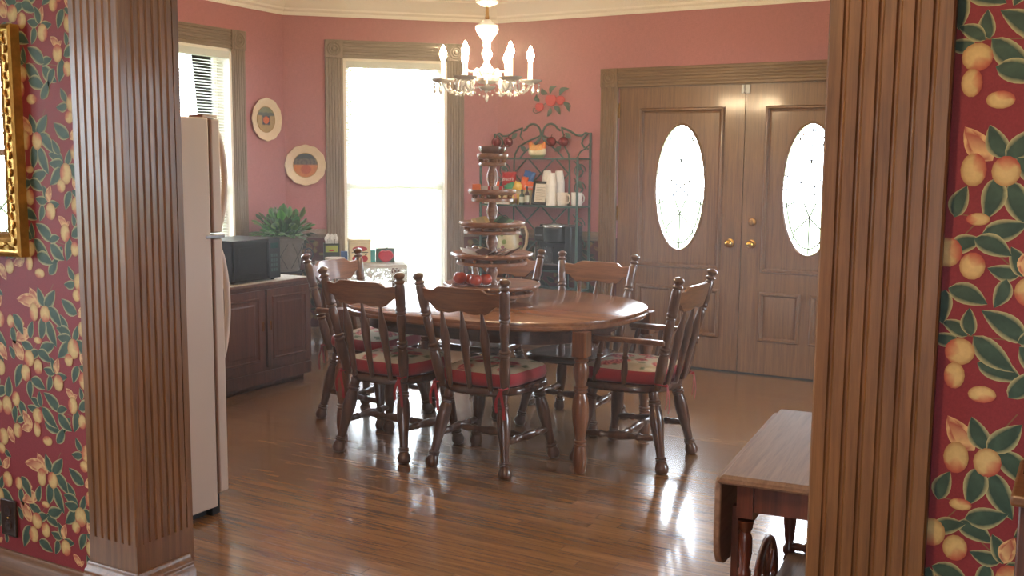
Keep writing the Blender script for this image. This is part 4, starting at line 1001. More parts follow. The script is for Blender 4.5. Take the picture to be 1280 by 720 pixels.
def plant():
    px, py = -5.12, 5.665
    s = empty('plant_stand', (px, py, 0), 0, 'dark wrought iron plant stand with scrolled brackets beside the cabinet', 'plant stand')
    b = MB()
    for k in range(3):
        a = 2 * pi * k / 3 + .5; c, n = cos(a), sin(a)
        b.tube([(.15 * c, .15 * n, 0.008), (.10 * c, .10 * n, .10), (.07 * c, .07 * n, .35), (.10 * c, .10 * n, .60), (.125 * c, .125 * n, .690)], .008, 6)
        sc_ = [(.125 + .05 + .035 * cos(t) * (1 - t / 9), .82 + .05 * sin(t) * (1 - t / 9)) for t in [q * .5 for q in range(0, 15)]]
        b.tube([(.125 * c, .125 * n, .69), (.17 * c, .17 * n, .72)] + [(r * c, r * n, z) for r, z in sc_], .006, 6)
    b.tube([(.125 * cos(t), .125 * sin(t), .690) for t in [2 * pi * q / 24 for q in range(24)]], .008, 6, closed=True); b.tube([(.085 * cos(t), .085 * sin(t), .18) for t in [2 * pi * q / 20 for q in range(20)]], .006, 6, closed=True)
    b.build('iron_frame', M['blackiron'], s, smooth=60)
    b = MB(); b.lathe([(.694, .118), (.699, .118)], seg=24); b.build('stand_top', M['blackiron'], s)
    o = empty('potted_plant', (px, py, .700), 0, 'leafy green plant in a tapered grey pot in the corner by the cabinet', 'plant')
    b = MB(); b.lathe([(0, .105), (.01, .108), (.12, .125), (.215, .142), (.222, .150), (.232, .152), (.236, .160), (.250, .164), (.256, .160), (.254, .148), (.23, .138), (.225, .01)], seg=36); p = b.build('pot', M['pot'], o, smooth=40)
    b = MB()
    for k in range(6):
        a = 2 * pi * k / 6
        for sg in (1, -1):
            b.tube([((.112 + .03 * q) * cos(a + sg * (q - .5) * .8), (.112 + .03 * q) * sin(a + sg * (q - .5) * .8), .02 + .18 * q) for q in (0, .25, .5, .75, 1)], .0018, 4)
    b.build('crossed_wires', M['blackiron'], p)
    b = MB(); b.lathe([(.226, .132), (.236, .10), (.238, .005)], seg=24); b.build('soil', M['soil'], o)
    f = MB(); RN = random.Random(11)
    for k in range(170):
        a = RN.uniform(0, 2 * pi); el = RN.uniform(.15, 1.45) if k > 20 else RN.uniform(.9, 1.5)
        L_ = RN.uniform(.06, .105) + (.03 if k % 17 == 0 else 0); base = Vector((RN.uniform(.0, .07) * cos(a), RN.uniform(0, .07) * sin(a), .235)); st = RN.uniform(.05, .17)
        d = Vector((cos(a) * cos(el), sin(a) * cos(el), sin(el))); side = (Vector((-sin(a), cos(a), 0)) + Vector((RN.uniform(-.6, .6), RN.uniform(-.6, .6), RN.uniform(-.7, .7)))); side = (side - d * side.dot(d)).normalized(); up = side.cross(d)
        c1 = srgb(*[int(q * RN.uniform(.75, 1.15)) for q in (64, 112, 58)]); c2 = srgb(*[int(q * RN.uniform(.85, 1.15)) for q in (118, 156, 96)])
        f.tube([base, base + d * st * .5, base + d * st], .0022, 4); 
        for q in range(len(f.c) - 12, len(f.c)): f.c[q] = c1
        p0 = base + d * st; W_ = L_ * RN.uniform(.28, .38); n = 6; rows = []
        for i in range(n + 1):
            t = i / n; w = W_ * sin(pi * min(1, t * .92 + .08)) ** .8 * (1 - .3 * t); ctr = p0 + d * (L_ * t) - Vector((0, 0, 1)) * (L_ * .45 * t * t * cos(el) + .0)
            e_ = c2 if k % 3 else c1
            rows.append((f.vert(ctr - side * w + up * w * .25, e_), f.vert(ctr, c1), f.vert(ctr + side * w + up * w * .25, e_)))
        for A_, B_ in zip(rows, rows[1:]): f.face((A_[0], A_[1], B_[1], B_[0])); f.face((A_[1], A_[2], B_[2], B_[1]))
    f.build('foliage', M['foliage'], o, smooth=180, normals=False)
plant()

# ------------------------------------------------------------------ wall plates and wall fruit
def wall_plate(loc, rz, r, label, kind):
    o = empty('decorative_plate', loc, rz, label, 'plate', 'picture plates on the corner walls')
    b = MB(); md = lambda th, q: 1 + (.018 * cos(12 * th) if q > .09 else 0)
    b.lathe([(0.001, .05), (.006, r * .55), (.016, r * .82), (.026, r), (.030, r * .985), (.024, r * .84), (.014, r * .62), (.013, .004)], (0, 0, 0), (0, -1, 0), seg=72, mod=md); p = b.build('plate_body', M['cream'], o, smooth=60)
    g = MB(); G = 26; q = r * .58; idx = {}
    def pc(u, v):
        if kind == 0:
            if v > .55: return srgb(126, 132, 100)
            if v > .30: return srgb(84, 96, 90)
            if -.42 < v <= .30 and abs(u) < .42: return srgb(206, 108, 62) if (u * u * 4 + (v + .05) ** 2 * 6) < .55 else srgb(52, 66, 88)
            return srgb(176, 150, 104)
        if v > .55: return srgb(58, 70, 80)
        if v > .05: return srgb(116, 116, 104) if (math.hypot(u + .1, v - .2) % .3) < .17 else srgb(92, 82, 92)
        return srgb(206, 132, 84) if math.hypot(u - .05, v + .35) > .42 else srgb(190, 96, 70)
    def pt(u, v): s = math.hypot(u, v); m_ = max(abs(u), abs(v)); k = m_ / s if s > 0 else 1; return u * k, v * k
    for i in range(G + 1):
        for j in range(G + 1):
            u, v = pt(-1 + 2 * i / G, -1 + 2 * j / G); idx[i, j] = g.vert((u * q, -.0165, v * q), pc(u, v))
    for i in range(G):
        for j in range(G): g.face((idx[i, j], idx[i, j + 1], idx[i + 1, j + 1], idx[i + 1, j]))
    g.build('painted_scene', M['photo'], p, smooth=0)
    b = MB(); b.tube([(q * 1.03 * cos(2 * pi * k / 40), -.016, q * 1.03 * sin(2 * pi * k / 40)) for k in range(40)], .0022, 6, closed=True); b.build('gilt_line', M['gold'], p)
wall_plate((XL + .001, 5.797, 1.795), pi / 2, .158, 'scalloped cream picture plate hanging higher, on the left window wall', 0)
qx, qy = pb(.153); wall_plate((qx + sin(TH) * .001, qy - cos(TH) * .001, 1.461), TH, .154, 'scalloped cream picture plate hanging lower, beside the middle window', 1)
def wall_fruit():
    o = empty('wall_fruit_ornament', (-3.705, YB, 1.975), 0, 'painted metal wall ornament of three red apples with grey green leaves', 'wall ornament')
    def heart(cx, cz, r, name='apple'):
        b = MB(); pts = []
        for k in range(28):
            t = 2 * pi * k / 28; rr_ = r * (1 - .16 * max(0, sin(t)) ** 6 * 1.4 - .05 * sin(t)); pts.append((cx + rr_ * cos(t) * (1.02 - .10 * (sin(t) < 0) * -sin(t)), cz + rr_ * sin(t)))
        b.prism(pts, .016, origin=(0, -.034, 0), U=(1, 0, 0), V=(0, 0, 1), Wd=(0, 1, 0)); b.build(name, M['coral'], o, bevel=.006, bseg=3)
    heart(.0, .0, .048); heart(.082, -.002, .037); heart(-.098, -.050, .036)
    def leaf(cx, cz, ang, L_, w):
        b = MB(); u = Vector((cos(ang), 0, sin(ang))); n = Vector((-sin(ang), 0, cos(ang))); rows = []
        for i in range(9):
            t = i / 8; ww = w * sin(pi * t ** .8) ** .8; c = Vector((cx, -.026 - .014 * sin(pi * t), cz)) + u * (L_ * t) + n * (.18 * L_ * sin(pi * t))
            rows.append([b.vert(c + n * ww), b.vert(c + Vector((0, -.004, 0))), b.vert(c - n * ww), b.vert(c + Vector((0, .003, 0)))])
        for A_, B_ in zip(rows, rows[1:]):
            for k in range(4): j = (k + 1) % 4; b.face((A_[k], A_[j], B_[j], B_[k]))
        b.build('leaf', M['leafy'], o, smooth=60)
    for a in ((-.01, .045, .75, .085, .018), (-.03, .045, 2.4, .07, .02), (.07, .03, .55, .10, .020), (.11, -.02, -1.0, .09, .018), (.03, -.05, -.9, .085, .020), (.0, -.06, -2.0, .075, .018), (-.10, -.01, 2.0, .06, .020)): leaf(*a)
    b = MB(); b.tube([(-.098, -.010, -.088), (-.14, -.010, -.10), (-.165, -.010, -.085), (-.16, -.010, -.06), (-.135, -.010, -.065), (-.14, -.010, -.085)], .003, 5)
    b.tube([(-.10, -.012, -.05), (0, -.012, 0), (.09, -.012, -.01), (.15, -.012, -.03), (.165, -.012, -.05), (.15, -.012, -.06)], .003, 5); b.build('wire_stem', M['leafy'], o)
wall_fruit()

# ------------------------------------------------------------------ little table under the middle window
def side_table():
    o = empty('side_table', (-4.86, 6.22, 0), TH, 'small wooden side table in front of the middle window, covered by a lace cloth', 'table')
    b = MB(); b.box(-.31, -.17, .698, .31, .17, .720); b.build('tabletop', M['tleg'], o, bevel=.004)
    for sx in (-1, 1):
        for sy in (-1, 1):
            l = MB(); l.lathe([(0, .010), (.03, .014), (.3, .018), (.58, .014), (.60, .018), (.698, .018)], seg=12); q = l.build('leg', M['tleg'], o); q.location = (sx * .27, sy * .135, 0)
side_table()
def lace_cloth():
    mb = MB(); n = 200; a, c = .332, .192; z = .7235
    per = []
    for i in range(n):
        t = 4 * i / n; k = int(t); f = t - k
        cs = [(-a, -c), (a, -c), (a, c), (-a, c)]; p, q = cs[k], cs[(k + 1) % 4]; nx = ((0, -1), (1, 0), (0, 1), (-1, 0))[k]
        per.append((p[0] + (q[0] - p[0]) * f, p[1] + (q[1] - p[1]) * f, nx, t))
    top = [mb.vert((x, y, z)) for x, y, _, _ in per]
    mb.face(top, 0); prev = top
    for r in range(1, 7):
        d = r / 6; row = []
        for x, y, nx, t in per:
            w = .008 * d * sin(t * 2 * pi * 4.5); drop = (.125 + .022 * abs(sin(t * pi * 5))) * d
            row.append(mb.vert((x + nx[0] * (.004 + w), y + nx[1] * (.004 + w), z - drop)))
        for i in range(n): j = (i + 1) % n; mb.face((prev[i], prev[j], row[j], row[i]), 0)
        prev = row
    o = mb.build('lace_tablecloth', M['lacep'], smooth=60); o.location = (-4.86, 6.22, 0); o.rotation_euler = (0, 0, TH)
    tag(o, 'ivory lace cloth hanging over the small table by the middle window', 'tablecloth')
def lace_mat():
    m, nt, b = mat_base('lace_pattern'); N = nt.nodes; L = nt.links
    b.inputs['Base Color'].default_value = (.72, .68, .62, 1); b.inputs['Roughness'].default_value = .9
    t = N.new('ShaderNodeBsdfTranslucent'); t.inputs[0].default_value = (.7, .66, .6, 1); mx = N.new('ShaderNodeMixShader'); mx.inputs[0].default_value = .35
    L.new(b.outputs[0], mx.inputs[1]); L.new(t.outputs[0], mx.inputs[2])
    tc = N.new('ShaderNodeTexCoord'); v = N.new('ShaderNodeTexVoronoi'); v.feature = 'DISTANCE_TO_EDGE'; v.inputs['Scale'].default_value = 42; L.new(tc.outputs['Object'], v.inputs['Vector'])
    sp_ = N.new('ShaderNodeSeparateXYZ'); L.new(tc.outputs['Object'], sp_.inputs[0])
    g = N.new('ShaderNodeMath'); g.operation = 'GREATER_THAN'; g.inputs[1].default_value = .13; L.new(v.outputs['Distance'], g.inputs[0])
    lt = N.new('ShaderNodeMath'); lt.operation = 'LESS_THAN'; lt.inputs[1].default_value = .70; L.new(sp_.outputs[2], lt.inputs[0])
    mu = N.new('ShaderNodeMath'); mu.operation = 'MULTIPLY'; L.new(g.outputs[0], mu.inputs[0]); L.new(lt.outputs[0], mu.inputs[1])
    tr = N.new('ShaderNodeBsdfTransparent'); m2 = N.new('ShaderNodeMixShader'); L.new(mu.outputs[0], m2.inputs[0]); L.new(mx.outputs[0], m2.inputs[1]); L.new(tr.outputs[0], m2.inputs[2]); L.new(m2.outputs[0], N['Material Output'].inputs[0])
    return m
M['lacep'] = lace_mat(); lace_cloth()
def on_side(x, y, z=.7245): return (-4.86 + cos(TH) * x - sin(TH) * y, 6.22 + sin(TH) * x + cos(TH) * y, z)
yel = colm('yellow_green_label', 176, 188, 88); drk = colm('dark_green_box', 40, 58, 54); crm = colm('cream_tin', 232, 218, 176, .35); ared = colm('printed_red_fruit', 186, 44, 50, .4); agr = colm('printed_dark_leaf', 58, 66, 52, .4); trq = colm('turquoise_card', 70, 160, 160); blu = colm('blue_card', 60, 110, 190)
o = empty('cutlery_box', on_side(-.215, .035), TH, 'dark yellow labelled box of white plastic cutlery at the left on the lace cloth', 'box')
b = MB(); b.box(-.058, -.045, 0, .058, .045, .012); b.box(-.058, -.045, .012, -.052, .045, .150); b.box(.052, -.045, .012, .058, .045, .150); b.box(-.052, -.045, .012, .052, -.040, .150); b.box(-.052, .040, .012, .052, .045, .150); b.build('box_body', drk, o)
b = MB(); b.box(-.046, -.0465, .085, .046, -.0452, .135); b.build('label_panel', yel, o)
b = MB(); b.box(-.020, -.0475, .092, .014, -.0466, .104); b.build('label_print', ared, o)
for k in range(10):
    x = -.042 + .0093 * k; y = -.02 + .013 * (k % 4); b = MB(); b.tube([(x, y, .02), (x, y, .165 + .01 * (k % 3))], .0035, 6); b.ball((x, y, .185 + .010 * (k % 3)), .011, 8, 6, sc=(1, .4, 1.8))
    c = b.build('plastic_spoon', M['foam']); c.location = on_side(-.215, .035); c.rotation_euler = (0, 0, TH)
    tag(c, 'white plastic spoon standing in the dark box by the window', 'spoon', 'plastic spoons in the dark box')
b = MB(); b.lathe([(0, .050), (.012, .062), (.050, .075), (.054, .072), (.014, .058), (.012, .01)], seg=32); c = b.build('white_bowl', M['foam'], smooth=50); c.location = on_side(-.20, -.112); tag(c, 'white round bowl in front of the cutlery box on the lace cloth', 'bowl')
o = empty('canister', on_side(-.005, .03), TH, 'cream square canister printed with dark red fruit, in the middle of the lace cloth', 'canister')
b = MB(); b.box(-.082, -.055, 0, .082, .055, .158); b.build('canister_body', crm, o, bevel=.006)
b = MB(); b.box(-.086, -.058, .158, .086, .058, .182); b.build('lid', crm, o, bevel=.005)
b = MB()
b.box(-.062, -.0565, .078, .062, -.0555, .084, 1)
for x in (-.032, .034): b.prism([(x + .026 * cos(2 * pi * k / 18), .034 + .024 * sin(2 * pi * k / 18)) for k in range(18)], .001, origin=(0, -.0568, 0), U=(1, 0, 0), V=(0, 0, 1), Wd=(0, 1, 0), mi=0)
b.prism([(.056 * cos(2 * pi * k / 18), .108 + .020 * sin(2 * pi * k / 18)) for k in range(18)], .001, origin=(0, -.0568, 0), U=(1, 0, 0), V=(0, 0, 1), Wd=(0, 1, 0), mi=0)
for x, q in ((-.036, .4), (-.018, 2.6), (.036, .6), (.0, 3.4)): b.prism([(x + .026 * cos(q) * t + .006 * sin(q) * w, .064 + .008 * sin(q) * t + .008 * w) for t, w in ((0, 0), (.5, 1), (1, 0), (.5, -1))], .001, origin=(0, -.0575, 0), U=(1, 0, 0), V=(0, 0, 1), Wd=(0, 1, 0), mi=1)
b.build('fruit_print', [ared, agr], o)
o = empty('folded_card', on_side(.100, .05), TH, 'turquoise card standing right of the cream canister', 'card'); b = MB(); b.box(-.018, -.02, 0, .018, .02, .092); b.build('card', trq, o)
o = empty('blue_packet', on_side(-.118, .06), TH, 'blue packet standing between the cutlery box and the canister', 'packet'); b = MB(); b.box(-.024, -.02, 0, .024, .02, .085); b.build('packet', blu, o, bevel=.003)
o = empty('napkin_holder', on_side(.195, .02), TH, 'green napkin holder with a glossy red apple front at the right on the lace cloth', 'napkin holder')
b = MB(); b.box(-.070, -.004, 0, .070, .004, .105); b.box(-.070, .055, 0, .070, .062, .105); b.box(-.070, -.004, 0, .070, .062, .006); b.build('holder_frame', colm('dark_green_holder', 66, 92, 84), o, bevel=.002)
b = MB(); b.prism([(.056 * cos(t) * (1.04 - .1 * max(0, -sin(t))), .052 + .048 * sin(t) - .010 * max(0, sin(t)) ** 10) for t in [2 * pi * k / 36 for k in range(36)]], .016, origin=(0, -.021, 0), U=(1, 0, 0), V=(0, 0, 1), Wd=(0, 1, 0)); b.build('apple_front', M['redgl'], o, bevel=.006, bseg=3)
b = MB(); b.tube([(0, -.015, .088), (.004, -.015, .105), (.014, -.015, .114)], .005, 6); b.build('apple_stem', M['leafy'], o)
b = MB(); b.box(-.06, .006, .007, .06, .052, .112); c = b.build('paper_napkins', M['paperw']); c.location = on_side(.195, .02); c.rotation_euler = (0, 0, TH); tag(c, 'white paper napkins standing in the apple holder', 'napkins')

# ------------------------------------------------------------------ baker's rack on the back wall
RX, RY = -3.772, 7.095
def rack():
    o = empty('bakers_rack', (RX, RY, 0), 0, 'dark green wrought iron rack with scrolled back against the wall beside the doors', 'rack')
    hx, dp = .4175, .215
    for sx in (-1, 1):
        b = MB(); b.box(sx * hx - .008, -.008, 0, sx * hx + .008, .008, 1.722); b.build('post', M['iron'], o, bevel=.002)
        b = MB(); b.box(sx * hx - .008, -dp - .008, 0, sx * hx + .008, -dp + .008, 1.538); b.build('post', M['iron'], o, bevel=.002)
        b = MB(); b.tube([(sx * hx, -dp, 1.538), (sx * hx, -dp * .8, 1.575), (sx * hx, -dp * .4, 1.60), (sx * hx, -.01, 1.64)], .006, 6); b.build('side_bracket', M['iron'], o)
    for z in (1.530, 1.172, .684, .535, .16):
        b = MB(); b.box(-hx, -dp - .010, z - .012, hx, -dp + .004, z); b.box(-hx, -.006, z - .012, hx, .006, z)
        for sx in (-1, 1): b.box(sx * hx - .006, -dp, z - .012, sx * hx + .006, 0, z)
        for k in range(23): x = -hx + 2 * hx * (k + 1) / 24; b.tube([(x, -dp, z - .005), (x, 0, z - .005)], .003, 5)
        b.build('shelf', M['iron'], o)
    # back panel ironwork
    for sx in (-1, 1):
        b = MB(); b.tube([(sx * .243, 0, .16), (sx * .243, 0, 1.50), (sx * .235, 0, 1.56), (sx * .20, 0, 1.62), (sx * .12, 0, 1.66), (sx * .04, 0, 1.69), (0, 0, 1.705)], .007, 8); b.build('inner_bar', M['iron'], o, smooth=60)
        b = MB(); cx, cz = sx * .078, 1.712
        arc = [(sx * .400, 0, 1.600), (sx * .365, 0, 1.612), (sx * .345, 0, 1.640), (sx * .352, 0, 1.672), (sx * .385, 0, 1.705), (sx * .40, 0, 1.716), (sx * .375, 0, 1.722), (sx * .345, 0, 1.700), (sx * .30, 0, 1.703), (sx * .24, 0, 1.738), (sx * .17, 0, 1.762)]
        b.tube(arc, .008, 8)
        b.tube([(sx * .16, 0, 1.74)] + [(cx + sx * .070 * cos(t), 0, cz + .080 * sin(t)) for t in [R(35 + q * 15) for q in range(0, 17)]] + [(sx * .10, 0, 1.635)], .008, 8)
        b.tube([(sx * .008, 0, 1.69), (sx * .06, 0, 1.64), (sx * .15, 0, 1.575), (sx * .19, 0, 1.53)], .007, 8)
        b.tube([(sx * .17, 0, 1.765), (sx * .19, 0, 1.70), (sx * .165, 0, 1.67)], .006, 6)
        b.build('crest_scroll', M['iron'], o, smooth=60)
        for zc in (1.43, 1.30, 1.02, .87, .42, .28):
            b = MB(); x0 = sx * .330; b.tube([(x0 + .052 * (1 - t / 14) * cos(t), 0, zc + .062 * (1 - t / 14) * sin(t)) for t in [q * .45 for q in range(0, 22)]], .0045, 6)
            b.tube([(x0 - .05, 0, zc + .08), (x0 + .035, 0, zc), (x0 - .04, 0, zc - .08)], .004, 6); b.build('side_scroll', M['iron'], o, smooth=60)
    b = MB(); S = .24; bars = []
    def clip(x0, z0, x1, z1): b.tube([(x0, -.002, z0), (x1, -.002, z1)], .006, 6)
    for za, zb in ((1.172, 1.530), (.684, 1.172), (.16, .535)):
        H_ = zb - za
        for k in range(-3, 4):
            for sg in (1, -1):
                xs0 = k * .24 - (.12 if False else 0)
                # x = xs0 + sg*(z-za)
                t0, t1 = 0, H_
                xa, xb_ = xs0, xs0 + sg * H_
                lo, hi = -.243, .243
                if sg > 0:
                    t0 = max(0, lo - xs0); t1 = min(H_, hi - xs0)
                else:
                    t0 = max(0, xs0 - hi); t1 = min(H_, xs0 - lo)
                if t1 - t0 > .03: clip(xs0 + sg * t0, za + t0, xs0 + sg * t1, za + t1)
    b.build('diamond_lattice', M['iron'], o)
    for sx in (-1, 1):
        for k, dx in enumerate((.10, .205)):
            b = MB(); c = (sx * dx, -.03, 1.655); n = 18
            b.ball(c, .040, 18, 12, sc=(1, .8, .95)); b.tube([(c[0], -.03, c[2] + .034), (c[0] + .006, -.03, c[2] + .055)], .003, 5); b.build('apple_ornament', M['metalred'], o, smooth=60) if sx > 0 else None
            if sx < 0:
                bb = MB(); c = (-.28 - (k * .11), -.03, 1.652); bb.ball(c, .040, 18, 12, sc=(1, .8, .95)); bb.tube([(c[0], -.03, c[2] + .034), (c[0] + .006, -.03, c[2] + .055)], .003, 5); bb.build('apple_ornament', M['metalred'], o, smooth=60)
        for (cx, cz, an) in ((sx * .15, 1.60, .6), (sx * .235, 1.70, 2.4), (sx * .33, 1.455, 1.0), (sx * .34, 1.33, 2.0)):
            b = MB(); u = Vector((cos(an) * sx, 0, sin(an))); nn_ = Vector((-u.z, 0, u.x)); rows = []
            for i in range(7):
                t = i / 6; w = .020 * sin(pi * t); c = Vector((cx, -.014, cz)) + u * (.07 * (t - .5)); rows.append((b.vert(c + nn_ * w), b.vert(c + Vector((0, -.006, 0))), b.vert(c - nn_ * w), b.vert(c + Vector((0, .003, 0)))))
            for A_, B_ in zip(rows, rows[1:]):
                for q in range(4): j = (q + 1) % 4; b.face((A_[q], A_[j], B_[j], B_[q]))
            b.build('iron_leaf', M['leafy'], o, smooth=60)
rack()
ZT, ZM, ZC = 1.531, 1.173, .685
# hen
def hen():
    o = empty('hen_figurine', (-3.757, 7.0, ZT), 0, 'small ceramic hen with an orange head and tail on the top rack shelf', 'figurine')
    m1 = vcol_mat('glazed_hen', .35, nscale=160, noise=.25); b = MB(); n = 24; rows = []
    for i in range(15):
        t = i / 14; z = .082 * t; r = .058 * (sin(pi * (.16 + .70 * t)) ** .8)
        row = []
        for k in range(n):
            a = 2 * pi * k / n; x = r * 1.28 * cos(a); zz = z + (.030 * (abs(cos(a)) ** 3) * t ** 2)
            c = srgb(140, 158, 112) if t < .25 else srgb(232, 222, 190) if t < .66 else srgb(232, 176, 104)
            row.append(b.vert((x, r * .8 * sin(a), zz), c))
        rows.append(row)
    for P, Q in zip(rows, rows[1:]):
        for k in range(n): j = (k + 1) % n; b.face((P[k], P[j], Q[j], Q[k]))
    b.face(rows[0][::-1]); b.face(rows[-1]); b.build('hen_body', m1, o, smooth=60)
    org = colm('hen_orange', 226, 132, 52, .35)
    b = MB(); b.tube([(-.050, 0, .070), (-.056, 0, .090), (-.058, 0, .105)], [.020, .016, .013], 12); b.ball((-.058, 0, .107), .016, 12, 8); b.build('head', org, o, smooth=60)
    b = MB(); b.lathe([(0, .006), (1, .001)], (-.072, 0, .106), (-.088, 0, .102), seg=8); b.ball((-.056, 0, .124), .006, 8, 6); b.ball((-.050, 0, .121), .005, 8, 6); b.build('comb_and_beak', colm('hen_red', 190, 60, 40, .4), o)
    b = MB(); b.tube([(.040, 0, .065), (.056, 0, .090), (.060, 0, .112)], [.022, .020, .010], 12); b.ball((.060, 0, .108), .013, 10, 8, sc=(.8, 1, 1.2)); b.build('tail', org, o, smooth=60)
hen()
def cup_stack(x, y, h, label):
    o = empty('foam_cup_stack', (x, y, ZM), 0, label, 'cups', 'stacked foam cups on the rack')
    b = MB(); n = max(3, int((h - .09) / .012)); z = 0
    pr = [(0, .0435), (.010, .0438), (.012, .0425)]
    for k in range(n):
        z0 = .012 * k + .012; pr += [(z0, .0428), (z0 + .0095, .0440), (z0 + .0118, .0425)]
    pr += [(h - .004, .029), (h, .026)]
    b.lathe(pr, seg=24); b.build('cups', M['foam'], o, smooth=30)
cup_stack(-3.600, 6.945, .245, 'tall front stack of white foam cups, between the frame and the mugs'); cup_stack(-3.690, 7.040, .262, 'white foam cup stack at the back left, behind the picture frame'); cup_stack(-3.590, 7.045, .262, 'white foam cup stack at the back right, behind the mugs')
def mug(x, y, rz, label):
    o = empty('coffee_mug', (x, y, ZM), rz, label, 'mug', 'white mugs on the rack')
    b = MB(); b.lathe([(0, .034), (.004, .038), (.05, .041), (.096, .043), (.099, .042), (.098, .0395), (.05, .037), (.008, .034), (.007, .005)], seg=28); b.build('mug_body', M['white'], o, smooth=50)
    b = MB(); b.tube([(.038, 0, .080), (.060, 0, .082), (.070, 0, .062), (.066, 0, .036), (.054, 0, .022), (.036, 0, .022)], .0055, 8); b.build('handle', M['white'], o, smooth=60)
mug(-3.508, 6.945, R(-12), 'white mug in front, nearest the tall cup stack'); mug(-3.435, 7.035, R(-8), 'white mug at the back, between the other two mugs'); mug(-3.390, 6.950, R(-60), 'white mug nearest the right front post of the rack')
def desk_frame():
    o = empty('picture_frame', (-3.706, 6.945, ZM + .002), 0, 'black easel frame holding a printed white sheet, left of the foam cups', 'picture frame'); o.rotation_euler = (R(-12), R(2), R(8))
    w, h, t = .066, .182, .020; b = MB(); b.box(-w, -.006, 0, -w + t, .006, h); b.box(w - t, -.006, 0, w, .006, h); b.box(-w + t, -.006, 0, w - t, .006, t); b.box(-w + t, -.006, h - t, w - t, .006, h); b.box(-w + .004, .003, .004, w - .004, .006, h - .004); b.build('frame', M['black'], o, bevel=.002)
    b = MB(); b.box(-w + t, -.001, t, w - t, .003, h - t); b.build('sheet', M['paperw'], o)
    b = MB(); 
    for k in range(9): b.box(-w + t + .010, -.0018, h - t - .018 - .013 * k, w - t - .010 - (.02 if k % 3 == 2 else 0), -.0011, h - t - .0155 - .013 * k)
    b.build('printed_lines', colm('grey_print', 150, 150, 150), o)
    b = MB(); b.box(-.02, .006, .0, .02, .010, .12); q = b.build('easel_back', M['black'], o); q.rotation_euler = (R(-24), 0, 0); q.location = (0, .0, .03)
desk_frame()
o = empty('snack_basket', (-3.95, 7.01, ZM), 0, 'cream rectangular basket holding sweet bags at the left of the middle shelf', 'basket')
b = MB(); x0, x1, y0, y1, h = -.185, .165, -.070, .060, .105
for t_ in ((x0, y0, x1, y0 + .006), (x0, y1 - .006, x1, y1), (x0, y0, x0 + .006, y1), (x1 - .006, y0, x1, y1)): b.box(t_[0], t_[1], 0, t_[2], t_[3], h)
b.box(x0, y0, 0, x1, y1, .006); b.build('basket_body', colm('woven_cream', 206, 190, 146, .8, noise=.2, nscale=180, bump=.6), o, bevel=.002)
b = MB(); b.tube([(x0, y0, h), (x1, y0, h), (x1, y1, h), (x0, y1, h)], .006, 6, closed=True); b.build('rim', colm('woven_rim', 190, 170, 124, .8), o)
def bag(x, y, z, w, h, mat, label, txt=None, rz=0, tilt=0, tm=None, size=.03):
    o = empty('snack_bag', (x, y, z)); o.rotation_euler = (R(-12), R(tilt), R(rz)); tag(o, label, 'bag', 'sweet bags in the basket')
    b = MB(); NX, NZ = 10, 10; F = []; K = []
    for i in range(NX + 1):
        f, k_ = [], []
        for j in range(NZ + 1):
            u, v = -1 + 2 * i / NX, j / NZ; puff = (.018 * (1 - u ** 4) * sin(pi * v) ** .6 + .001); wr = .004 * sin(7 * u + 9 * v)
            X_ = u * w / 2 * (1 - .06 * sin(pi * v)); Z_ = h * v + (.003 * sin(24 * u) if j in (0, NZ) else 0)
            f.append(b.vert((X_, -puff + wr * .3, Z_))); k_.append(b.vert((X_, puff + wr * .3, Z_)))
        F.append(f); K.append(k_)
    for i in range(NX):
        for j in range(NZ): b.face((F[i][j], F[i + 1][j], F[i + 1][j + 1], F[i][j + 1])); b.face((K[i][j], K[i][j + 1], K[i + 1][j + 1], K[i + 1][j]))
        b.face((F[i][0], K[i][0], K[i + 1][0], F[i + 1][0])); b.face((F[i][NZ], F[i + 1][NZ], K[i + 1][NZ], K[i][NZ]))
    b.face(F[0] + K[0][::-1]); b.face(F[-1][::-1] + K[-1]); b.build('bag_body', mat, o, smooth=60)
    if txt: text_part('lettering', txt, size, tm or M['twhite'], o, (0, -.0225, h * .5), (R(90), 0, 0), shear=.25)
bred = colm('red_foil', 196, 36, 40, .3); bora = colm('orange_foil', 236, 104, 34, .3); bye = colm('yellow_foil', 240, 200, 70, .3); bgr = colm('green_foil', 40, 150, 96, .3); bbl = colm('blue_foil', 46, 112, 196, .3)
bag(-4.030, 7.035, ZM + .125, .125, .125, bred, 'red sweet bag standing at the back left of the basket', "Brach's", 2, -2, size=.034)
bag(-3.880, 7.045, ZM + .14, .100, .120, bbl, 'blue sweet bag peeking out at the back of the basket', None, 0, 14)
bag(-3.985, 6.985, ZM + .095, .095, .070, bgr, 'green sweet bag lying in the middle of the basket', None, 0, -20)
bag(-3.925, 6.975, ZM + .100, .085, .075, bye, 'yellow sweet bag lying beside the green one in the basket', None, 0, 18)
bag(-3.878, 6.985, ZM + .105, .060, .110, bora, 'narrow orange sweet bag standing upright in the middle of the basket', None, 0, 8)
bag(-3.812, 6.985, ZM + .085, .110, .095, bora, 'wide orange sweet bag with white lettering at the right of the basket', "Reese's", 0, 4, size=.030)
bag(-4.115, 6.985, ZM + .090, .060, .085, bora, 'small orange sweet bag at the left end of the basket', None, 0, -6)
